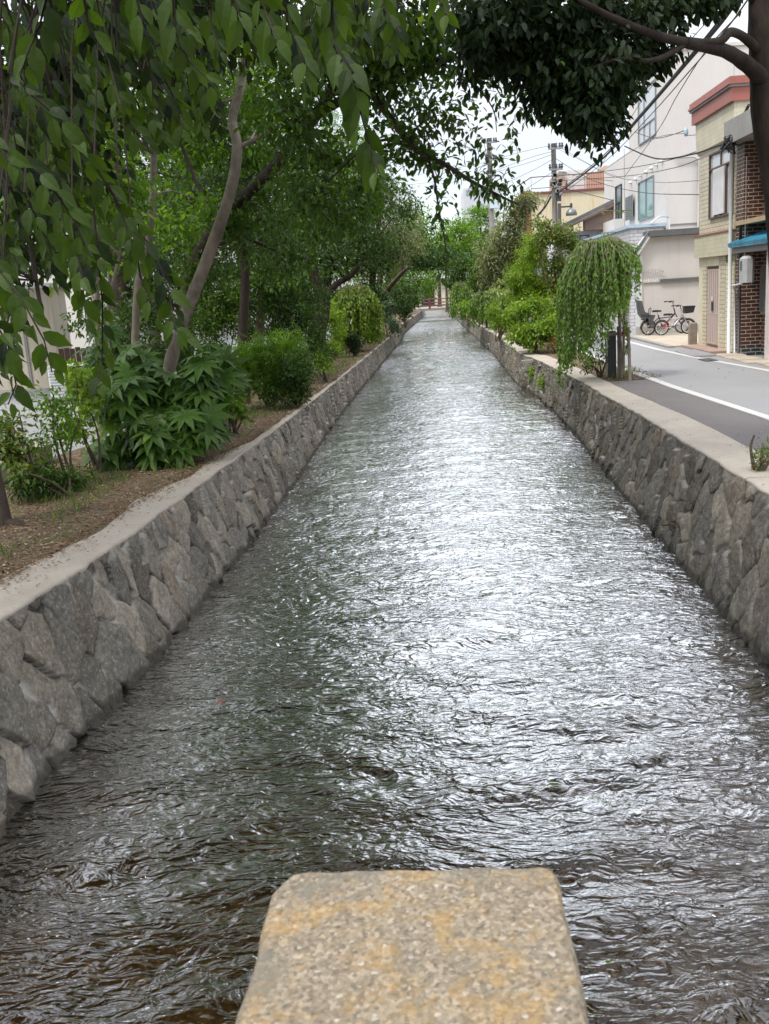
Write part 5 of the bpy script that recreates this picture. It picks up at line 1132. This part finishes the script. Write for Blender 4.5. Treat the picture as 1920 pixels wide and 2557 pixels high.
# ---------------------------------------------------------------- weeping trees
def weeping(name, label, base, stem_pts, apex, rx, ry, zlow, nstr, mat, lsize, seed, leaf='mid', dens=34, r0=.05, bark='bark_mid', rise=.10):
    rng = np.random.default_rng(seed); root = empty(name, base, 0, label, 'weeping tree'); tb = MB(); n = len(stem_pts)
    tb.tube(stem_pts, [r0*(1-.5*i/(n-1)) for i in range(n)], 9); tb.build('trunk', M[bark], root)
    tb = MB(); P = []; D_ = []; N_ = []; a0 = np.array(apex, float)
    for k in range(nstr):
        th = rng.uniform(0, 2*math.pi); f = rng.uniform(.12, 1.)**.6; ex, ey = math.cos(th)*rx*f, math.sin(th)*ry*f
        zl = zlow(ex/rx, rng); hgt = a0[2] - zl; pts = []
        s0 = a0 + np.array([ex*.05, ey*.05, -rng.random()*.25])
        for t in np.linspace(0, 1, 9):
            r_ = min(1, (t/.38))**.8; z = s0[2] + rise*math.sin(min(1, t/.3)*math.pi)*f - hgt*max(0, t-.12)**1.35*1.18 - .30*f*f*min(1, t/.38)**2*hgt*.5
            pts.append(np.array([s0[0] + ex*r_ + rng.normal(0,.015), s0[1] + ey*r_ + rng.normal(0,.015), max(z, zl)]))
        tb.tube(pts, [.008*(1-.8*i/8) for i in range(9)], 4, False)
        for i in range(8):
            L_ = np.linalg.norm(pts[i+1]-pts[i]); m = rng.poisson(L_*dens*(1 if i > 1 else .7))
            for _ in range(m):
                q = pts[i] + (pts[i+1]-pts[i])*rng.random(); o = rng.normal(0, 1, 3); o[2] = 0; o /= np.linalg.norm(o)+1e-6
                P.append(q + o*.01); D_.append(o*.75 + np.array([0, 0, -.95]) + rng.normal(0, .25, 3)); N_.append(o*.8 + np.array([0, 0, .6]) + rng.normal(0, .3, 3))
    tb.build('branches', M[bark], root)
    mkobj('foliage', leaf_mesh('foliage', np.array(P), np.array(D_), np.array(N_), lsize*rng.uniform(.7, 1.2, len(P)), leaf, mat, rng, .12), root)
ap = at(1494, 602, 19.8); bse = gnd(1550, 945)
def zl1(e, rng):
    lo = np.interp(e, [-1, -.6, -.2, .2, .5, 1.], [.05, .3, .55, 1.05, 1.42, 1.5]); return lo + abs(rng.normal(0, .35))*(1 if rng.random() < .8 else 2.2)
weeping('weeping_tree', 'small round-headed weeping tree with trailing leafy strands tied to wooden stakes', (bse.x, 19.9, 0), [(bse.x, 19.9, 0), at(1549,850,19.85), at(1546,770,19.8), at(1550,710,19.8), at(1530,650,19.8), ap],
        ap, .82, .78, zl1, 240, M['leaf_weep'], .078, 51, dens=38, r0=.036, bark='bark_grey')
# trailing strand tip over the wall
sp_ = [o for o in col.objects if o.name.startswith('weeping_tree')][0]
sprig(sp_, [([at(1430,850,19.5), at(1415,890,19.4), at(1398,925,19.3), at(1400,960,19.3)], .09, 170), ([at(1565,800,19.7), at(1568,850,19.7), at(1563,885,19.7)], .04, 120), ([at(1470,830,19.5), at(1475,880,19.5), at(1460,905,19.5)], .10, 130), ([at(1500,820,19.5), at(1508,870,19.5)], .10, 130)], 0, .08, M['leaf_weep'], 52)
ap2 = at(885, 715, 36.5)
weeping('weeping_tree', 'yellow-green weeping tree on the left bank where the stone wall turns', lg(ap2.x, 36.5), [lg(ap2.x, 36.5), (ap2.x, 36.5, 1.2), ap2], ap2, .95, .9, lambda e, rng: .15 + abs(rng.normal(0, .4)), 230, M['leaf_bright'], .13, 53, dens=17)
for i, (u, v, y, rx, lb) in enumerate([(1262,738,42,.75,'soft green weeping tree between the far shrubs on the right bank'), (1212,728,47,.8,'weeping tree with arching strands second from the footbridge on the right'), (1150,705,60,.8,'weeping tree nearest the footbridge on the right bank')]):
    a = at(u, v, y); weeping('weeping_tree', lb, (a.x, y, 0), [(a.x, y, 0), (a.x, y, a.z*.6), a], a, rx, rx, lambda e, rng: .1 + abs(rng.normal(0, .35)), 120, M['leaf_weep'], .15, 60+i, dens=12)

# ---------------------------------------------------------------- large evergreen on the right
yt = 10.9
tree('evergreen_tree', 'dark evergreen tree at the right edge with dense leaves hanging over the canal', 'tree', (at(1995,1140,yt).x, yt, 0),
     [([Vector((at(1995,1140,yt).x, yt, -.05))] + PX(yt, (1982,850),(1962,700),(1950,520),(1932,400),(1913,270),(1906,150),(1903,0),(1900,-200)), .175, .13),
      ([at(1915,210,yt), at(1870,165,10.7), at(1807,126,10.5), at(1711,106,10.2)], .095, .05),
      ([at(1720,107,10.22), at(1711,106,10.2), at(1633,87,9.9), at(1547,52,9.7), at(1469,13,9.6), at(1400,-30,10.2)], .05, .022),
      ([at(1905,140,yt), at(1863,97,10.7), at(1824,80,10.5), at(1798,102,10.4), at(1711,108,10.2)], .05, .035),
      ([at(1711,110,10.2), at(1660,140,10.0), at(1612,152,9.8), at(1547,147,9.7), at(1480,170,9.8)], .03, .012),
      ([at(1500,30,10.4), at(1420,40,10.3), at(1340,50,10.2), at(1230,60,10.)], .045, .02),
      ([at(1903,-20,yt), at(1820,-60,10.8), at(1700,-110,10.7)], .08, .04)],
     [Bn(1300,40,10.2,180,90,.8,80), Bn(1230,110,10.2,110,70,.6,40), Bn(1480,50,10.4,150,70,.8,64), Bn(1490,180,10.2,85,70,.6,50), Bn(1480,270,10.2,58,45,.45,34), Bn(1485,325,10.2,30,20,.25,8), Bn(1400,150,10.2,100,80,.6,46), Bn(1620,130,10.6,70,30,.4,16), Bn(1640,30,10.7,120,30,.5,28), Bn(1780,-10,10.7,110,18,.4,14), Bn(1550,210,10.3,30,25,.3,6), Bn(1330,170,10.2,70,40,.5,18),
      Bn(1380,220,10.2,60,40,.4,12), W3(3.8,11.,6.6,1.6,1.4,.7,40), W3(2.3,10.6,6.0,1.2,1.2,.5,24)],
     'mid', M['leaf_oak'], M['bark_black'], .105, 30, .24, .75, .8, .03, seed=21, hollow=.1, limb=0)

# ---------------------------------------------------------------- shrubs and trees on the right bank
def cblob(l): return [Bn(*a) for a in l]
def shr(name, lb, y, u, blobs, leaf, mat, size, z='r', cat='shrub', **k):
    x = at(u, 800, y).x; shrub(name, lb, cat, (x, y, 0 if z == 'r' else float(lz(y))), cblob(blobs), leaf, M[mat], size, **k)
shr('shrub', 'bright green leafy shrub spilling over the right coping before the kink in the wall', 28.6, 1335, [(1320,840,28.3,60,30,.7,44), (1370,820,28.6,50,40,.7,36), (1300,800,28.8,50,45,.7,36), (1350,780,29,55,45,.7,34)], 'mid', 'leaf_bright', .12, seed=101, crad=.2, per=26)
shr('young_tree', 'feathery yellow-green young tree with layered sprays on the right bank', 30.5, 1330, [(1310,690,30.5,50,35,.6,30), (1330,640,30.5,36,30,.5,22), (1350,730,30.5,55,40,.6,34), (1300,740,30.5,50,35,.6,26), (1345,600,30.5,18,18,.3,8)], 'spray', 'leaf_bright', .26, cat='tree', seed=102, crad=.22, per=14, young=.3)
shr('young_tree', 'slender tree with reddish-green tufts standing by the road on the right', 30., 1392, [(1395,582,30,40,26,.5,28), (1360,600,30,36,30,.5,24), (1425,615,30,34,24,.5,22), (1390,660,30,50,35,.5,34), (1420,700,30,36,45,.5,30), (1375,710,30,40,40,.5,28), (1350,560,30,22,18,.4,10), (1400,770,30,45,35,.5,28)], 'lo', 'leaf_red', .10, cat='tree', seed=103, crad=.19, per=34, stems=7, bark=M['bark_grey'])
shr('young_tree', 'grey-green narrow-leaved tree behind the yellow-green young tree', 37, 1250, [(1250,610,37,60,45,.8,44), (1290,550,37,45,35,.7,30), (1315,505,37,28,24,.5,16), (1235,665,37,50,40,.8,36), (1290,630,37,45,45,.7,30), (1270,700,37,50,35,.7,26)], 'narrow', 'leaf_olive', .20, cat='tree', seed=104, crad=.3, per=36)
shr('shrub', 'low orange-brown shrub at the roadside end of the bright green shrubs', 27.9, 1390, [(1390,852,27.9,24,13,.3,14)], 'lo', 'leaf_red', .07, seed=105, crad=.1, young=.8, per=40)
shr('shrub', 'small sprawling plant with dark stems on the gravel beside the bollard', 20.6, 1500, [(1478,905,20.4,24,14,.25,9), (1510,885,20.6,18,18,.25,8), (1466,925,20.4,12,10,.2,4)], 'mid', 'leaf_cherry', .07, seed=106, crad=.1, per=12)
shr('shrub', 'mid green shrub filling the bank behind the weeping tree on stakes', 33, 1440, [(1430,760,32,40,50,.6,30), (1450,700,33,35,40,.6,20)], 'lo', 'leaf_cherry', .10, seed=107, crad=.25, per=34)
shr('hedge', 'green hedge by the dark fence left of the white shed', 39, 1560, [(1565,700,39,18,70,.8,40), (1540,760,39,25,50,.8,30)], 'lo', 'leaf_bright', .12, seed=108, crad=.3, per=34)
shr('shrub', 'olive green bank shrub between the weeping trees on the right', 36, 1240, [(1235,790,36,28,26,.6,22), (1275,800,36,34,26,.6,24), (1295,760,36,30,40,.6,24)], 'lo', 'leaf_bright', .11, seed=109, crad=.22, per=30)
shr('shrub', 'small low shrub in front of the farthest weeping tree on the right', 52, 1170, [(1165,765,52,22,12,.6,12), (1190,780,48,20,12,.5,10)], 'lo', 'leaf_bright', .13, seed=110, crad=.22, per=30)
shr('shrub', 'sparse twiggy plant at the right picture edge on the near coping', 9.9, 1905, [(1918,1130,9.9,18,16,.12,5), (1905,1155,9.9,24,10,.12,5)], 'narrow', 'leaf_red', .07, seed=111, crad=.09, per=14, stems=6)
for i, (u, v, y, ru, rv, mt, lb) in enumerate([(1150,600,68,60,50,'leaf_maple','rounded light green tree behind the right bank shrubs'), (1200,560,75,55,45,'leaf_maple','pale green tree farther right behind the utility pole'), (1160,680,62,50,40,'leaf_dark','dark green tree on the far right bank'), (1110,620,85,45,60,'leaf_maple','light green tree closing the view above the canal'), (1215,660,56,40,45,'leaf_cherry','green tree behind the grey-green narrow-leaved tree'), (1290,650,50,45,60,'leaf_cherry','dense green tree behind the feathery young tree')]):
    x = at(u, v, y).x
    tree('background_tree', lb, 'tree', (x, y, 0), [([(x,y,-.1), (x,y,1.2), at(u, v, y)], .16, .06)], [Bn(u,v,y,ru,rv,1.6,54), Bn(u-ru*.5,v+rv*.8,y,ru*.6,rv*.5,1.2,22), Bn(u+ru*.5,v+rv*.8,y,ru*.6,rv*.5,1.2,22), Bn(u,v-rv*.7,y,ru*.6,rv*.5,1.,16)], 'lo', M[mt], M['bark_mid'], .19, 34, .5, .3, .6, .18, group='trees in the background', seed=120+i)

# ---------------------------------------------------------------- shrubs on the left bank
def shl(*a, **k): shr(*a, z='l', **k)
shl('shrub', 'feathery green shrub with arching sprays beside the straight dark trunk', 19.8, 660, [(650,890,19.8,80,50,.8,50), (700,870,19.8,60,40,.7,34), (610,930,19.6,50,40,.6,26), (680,940,19.6,50,40,.6,26)], 'spray', 'leaf_maple', .20, seed=201, crad=.24, per=14, young=.2)
shl('shrub', 'dense dark green shrub at the path edge right of the feathery one', 19.5, 735, [(735,930,19.4,48,55,.6,60), (700,975,19.2,50,30,.5,30), (750,975,19.3,30,30,.4,18)], 'lo', 'leaf_dark', .075, seed=202, crad=.2, per=40)
shl('shrub', 'tall dark shrub with fine narrow leaves in front of the leaning dark trunk', 25, 740, [(740,800,25,70,60,.9,60), (690,750,25.5,80,50,.9,50), (790,870,24.5,40,50,.6,36), (760,740,26,60,50,.9,30)], 'narrow', 'leaf_dark', .13, seed=203, crad=.28, per=40)
shl('shrub', 'broad mid green shrub behind the straight dark trunk', 24, 540, [(540,800,24,80,60,.9,54), (600,740,24.5,90,60,.9,46), (500,740,25,70,60,.8,30), (520,880,23.5,60,40,.7,24)], 'lo', 'leaf_cherry', .11, seed=204, crad=.3, per=36)
shl('shrub', 'dark hedge-like shrub along the street behind the straight dark trunk', 31, 640, [(600,770,31,80,40,.8,44), (700,760,31,80,40,.8,44), (520,800,30,70,45,.8,40), (660,820,30,80,35,.8,34)], 'lo', 'leaf_dark', .13, seed=221, crad=.3, per=36)
shl('shrub', 'dark hedge-like shrub along the street behind the leaning thick trunk', 38, 850, [(860,745,38,60,40,.9,44), (800,760,38,60,40,.9,44), (920,740,40,50,40,.9,34)], 'lo', 'leaf_dark', .15, seed=222, crad=.35, per=36)
shl('shrub', 'leafy low shrub with pale thin canes on the litter near the rock', 15.9, 560, [(565,1010,15.8,40,35,.4,20), (600,1030,15.8,30,22,.3,10), (540,980,16,25,30,.3,8)], 'mid', 'leaf_maple', .10, seed=205, crad=.16, per=16, young=.2)
shl('shrub', 'light grass-green low plants below the dense dark shrub', 24.5, 800, [(800,905,24.3,30,18,.4,16), (830,870,26,30,20,.5,16)], 'narrow', 'leaf_bright', .12, seed=206, crad=.18, per=30)
shl('shrub', 'yellow-leaved shrub left of the yellow-green weeping tree', 34, 830, [(830,800,34,28,30,.5,26), (845,840,34,18,24,.4,14), (815,770,35,25,30,.5,16)], 'lo', 'leaf_bright', .11, seed=207, crad=.2, per=30, young=.5)
shl('shrub', 'rounded very dark shrub at the foot of the yellow-green weeping tree', 34, 882, [(882,855,34,24,32,.4,40)], 'lo', 'leaf_oak', .08, seed=208, crad=.2, per=40)
shl('shrub', 'bluish green shrub overhanging the far left wall', 46, 965, [(968,770,46,28,34,.6,40), (985,815,44,16,20,.4,18), (950,740,48,26,26,.6,20)], 'lo', 'leaf_blue', .12, seed=209, crad=.25, per=36)
shl('shrub', 'dark bush trailing towards the water on the far left bank', 56, 1010, [(1010,775,56,30,28,.8,34), (1030,745,58,30,25,.8,24)], 'lo', 'leaf_dark', .14, seed=210, crad=.3, per=34)
shl('shrub', 'young bush with fresh reddish shoots at the left picture edge', 11.4, 40, [(30,1120,11.4,55,45,.4,30), (70,1180,11.2,40,35,.4,16), (20,1060,11.6,40,30,.4,12)], 'mid', 'leaf_red', .10, seed=211, crad=.17, per=16, young=.06)
shl('shrub', 'light green small-leaved sapling before the left street', 12.0, 130, [(130,1010,12,55,50,.4,22), (160,1070,12,40,50,.4,18), (105,1110,11.8,35,40,.3,10)], 'mid', 'leaf_maple', .07, seed=212, crad=.18, per=16, stems=4)
shl('sapling', 'sapling with drooping leaves tied near the bamboo stake', 12.8, 200, [(200,950,12.8,50,50,.4,24), (225,1010,12.8,45,45,.4,22), (190,1070,12.6,35,40,.3,14)], 'mid', 'leaf_bright', .09, seed=213, crad=.18, per=16, stems=4)
shl('shrub', 'low dark undergrowth beneath the sapling at the left edge', 11.2, 110, [(110,1200,11.2,55,30,.4,26), (180,1200,11.6,40,24,.4,14), (60,1215,11.,40,20,.3,10)], 'narrow', 'leaf_dark', .09, seed=214, crad=.15, per=26)
shl('shrub', 'dark bush hiding the foot of the slim grey stems', 18., 330, [(300,860,18,90,60,.8,40), (430,880,18,70,60,.8,30), (350,780,19,90,60,.8,34), (540,1000,17.6,50,40,.6,14)], 'mid', 'leaf_dark', .11, seed=215, crad=.26, per=26)
shl('fern', 'silvery fan-like fern fronds beside the dark rock', 14.4, 470, [(455,1130,14.2,35,18,.25,10), (490,1080,14.6,25,18,.25,8)], 'narrow', 'leaf_blue', .22, cat='fern', seed=216, crad=.2, per=20)
for i, (y, side, dz, lb) in enumerate([(26.6, 1, -.35, 'green weeds growing from the right wall below the stone brackets'), (24.6, 1, -.45, 'weed tuft on the right wall nearest the stone brackets'), (11.5, 1, -.95, 'tiny green tuft at the waterline of the right wall'), (5.4, -1, -.75, 'tiny green tuft near the waterline of the left wall')]):
    x = float((xr if side > 0 else xl)(y)) - side*(batter(y)*abs(dz)/1.2 + .08); z = dz
    shrub('wall_weed', lb, 'weed', (x+side*.1, y, z), [((x, y, z), (.08, .3 if y > 20 else .06, .2 if y > 20 else .03), 10 if y > 20 else 2)], 'lo', M['leaf_bright'], .07 if y > 20 else .03, seed=300+i, crad=.1 if y > 20 else .04, per=20 if y > 20 else 8, stems=2)
# stakes, rocks
a = gnd(224, 1172, LZ)
MB().tube([(a.x, a.y, LZ-.1), at(212, 1080, a.y)], .018, 7).build('bamboo_stake', M['bamboo'], origin=(a.x, a.y, LZ), label='pale bamboo stake standing before the hand-leaved shrub', cat='stake')
a = gnd(234, 1172, LZ); MB().tube([(a.x, a.y+.1, LZ-.1), at(232, 1090, a.y+.1)], .012, 7).build('green_stake', M['green_pole'], origin=(a.x, a.y, LZ), label='thin green plastic stake just right of the bamboo stake', cat='stake')
def rock(c, r, mat, lab, seed, cat='rock', group=None):
    V = []; n, m = 18, 10
    for j in range(m+1):
        for i in range(n):
            a, b = 2*math.pi*i/n, -math.pi/2 + math.pi*j/m; d = np.array([math.cos(a)*math.cos(b), math.sin(a)*math.cos(b), math.sin(b)])
            k = 1 + .35*(float(vnoise(np.array(d[0]*1.3+seed+9), np.array(d[1]*1.3+d[2]*1.7+9), seed)) - .5); V.append((c[0]+r[0]*d[0]*k, c[1]+r[1]*d[1]*k, c[2]+r[2]*d[2]*k))
    fs = [(j*n+i, j*n+(i+1) % n, (j+1)*n+(i+1) % n, (j+1)*n+i) for j in range(m) for i in range(n)]
    MB().add(V, fs, True).build('rock', mat, origin=(c[0], c[1], c[2]-r[2]*.6), label=lab, cat=cat, group=group)
rk_ = gnd(525, 1086, LZ); rock((rk_.x, rk_.y+.2, LZ+.10), (.26, .22, .17), M['rock'], 'large rounded dark brown rock on the leaf litter', 1)
for i, (u, v, s, lb) in enumerate([(420,1150,.14,'grey stone beside the hand-leaved shrub, nearest the wall'), (385,1160,.12,'small grey stone under the hand-leaved shrub'), (330,1165,.10,'smallest stone at the left of the stone row'), (450,1130,.17,'flat-topped stone between the shrub and the dark rock')]):
    g = gnd(u, v, LZ); rock((g.x, g.y, LZ+.03), (s, s*.8, s*.55), M['rock_grey'], lb, 5+i, group='stones edging the hand-leaved shrub')

# ---------------------------------------------------------------- litter, grass, floating leaf
def scatter(name, n, xf, y0, y1, z, kind, mat, size, seed, power=1.6, up=False, yf=.04, tilt=.35):
    rng = np.random.default_rng(seed); t = rng.random(n)**power; Y = y0 + (y1-y0)*t; X = xf(Y, rng.random(n), rng); Zz = z(Y) + rng.random(n)*.012
    P = np.stack([X, Y, Zz], -1)
    if up: d = rng.normal(0, .45, (n, 3)); d[:, 2] = 1; nr = rng.normal(0, 1, (n, 3)); nr[:, 2] = .2
    else: d = rng.normal(0, 1, (n, 3)); d[:, 2] = np.abs(rng.normal(0, .1, n)); nr = rng.normal(0, tilt, (n, 3)); nr[:, 2] = 1
    me = leaf_mesh(name, P, d, nr, size*rng.uniform(.6, 1.3, n), kind, mat, rng, yf); return tag(mkobj(name, me), kind='stuff')
Lw = lambda Y: np.interp(Y, [0, 8, 11, 13, 16, 30], [.50, .47, .38, .26, .10, .03])
scatter('leaf_litter', 42000, lambda Y, r, g: xl(Y) - Lw(Y) - (r**1.2)*2.6, 6, 60, lambda Y: lz(Y)+.002, 'lo', M['litter_leaf'], .04, 401, 1.7, yf=.25)
scatter('leaf_litter', 3600, lambda Y, r, g: xl(Y) - .04 - (r**.38)*Lw(Y)*1.15, 5, 30, lambda Y: lz(Y)+.016, 'lo', M['litter_leaf'], .035, 402, 1.6, yf=.1)
scatter('leaf_litter', 260, lambda Y, r, g: xr(Y) + .05 + r*.9, 6, 30, lambda Y: 0*Y+.016, 'lo', M['litter_leaf'], .032, 403, 1.6)
scatter('leaf_litter', 3200, lambda Y, r, g: xr(Y) + .5 + r*1.1, 19.7, 60, lambda Y: 0*Y+.004, 'lo', M['litter_leaf'], .05, 404, 1.5, yf=.2)
o = scatter('leaf_litter', 700, lambda Y, r, g: xr(Y) + .42 + r**.7*.6, 8.6, 10.9, lambda Y: 0*Y+.014, 'lo', M['litter_leaf'], .035, 405, 1.)
scatter('leaf_litter', 110, lambda Y, r, g: xr(Y) + .6 + r*3.2, 9, 32, lambda Y: 0*Y+.012, 'lo', M['litter_leaf'], .05, 406, 1.2, yf=.4)
def clustered(seed):
    def f(Y, r, g):
        return xl(Y) - Lw(Y) - .15 - r*2.4
    return f
def grass_patch(n, seed, xf, y0, y1, size, z=lz, thr=.58, mat='grass'):
    rng = np.random.default_rng(seed); Y = y0 + (y1-y0)*rng.random(n)**1.4; X = xf(Y, rng.random(n)); k = vnoise(X*1.7+50, Y*1.1, seed) > thr; X, Y = X[k], Y[k]; m = len(X)
    d = rng.normal(0, .42, (m, 3)); d[:, 2] = 1; nr = rng.normal(0, 1, (m, 3)); nr[:, 2] = .1
    me = leaf_mesh('grass', np.stack([X, Y, z(Y)], -1), d, nr, size*rng.uniform(.5, 1.3, m), 'blade', M[mat], rng, .15); tag(mkobj('grass', me), kind='stuff')
grass_patch(16000, 501, lambda Y, r: xl(Y) - Lw(Y) - .1 - r*2.6, 6.5, 45, .13)
grass_patch(3500, 502, lambda Y, r: xr(Y) + .55 + r*.9, 19.8, 60, .12, lambda Y: 0*Y, .6)
p = gnd(545, 1755, -1.22); MB().add([(0,0,0),(.03,.02,.01),(.075,.0,.006),(.03,-.025,.01),(-.02,.035,.006),(-.025,-.03,.008)], [(0,3,2,1),(0,1,4),(0,5,3)]).build('fallen_leaf', plain('red_leaf', (.25,.05,.035), .5), None, 'small red leaf floating on the dark water at left', local=True, cat='leaf')
lf = [o for o in col.objects if o.name.startswith('fallen_leaf')][0]; lf.location = (p.x, p.y, -1.212)
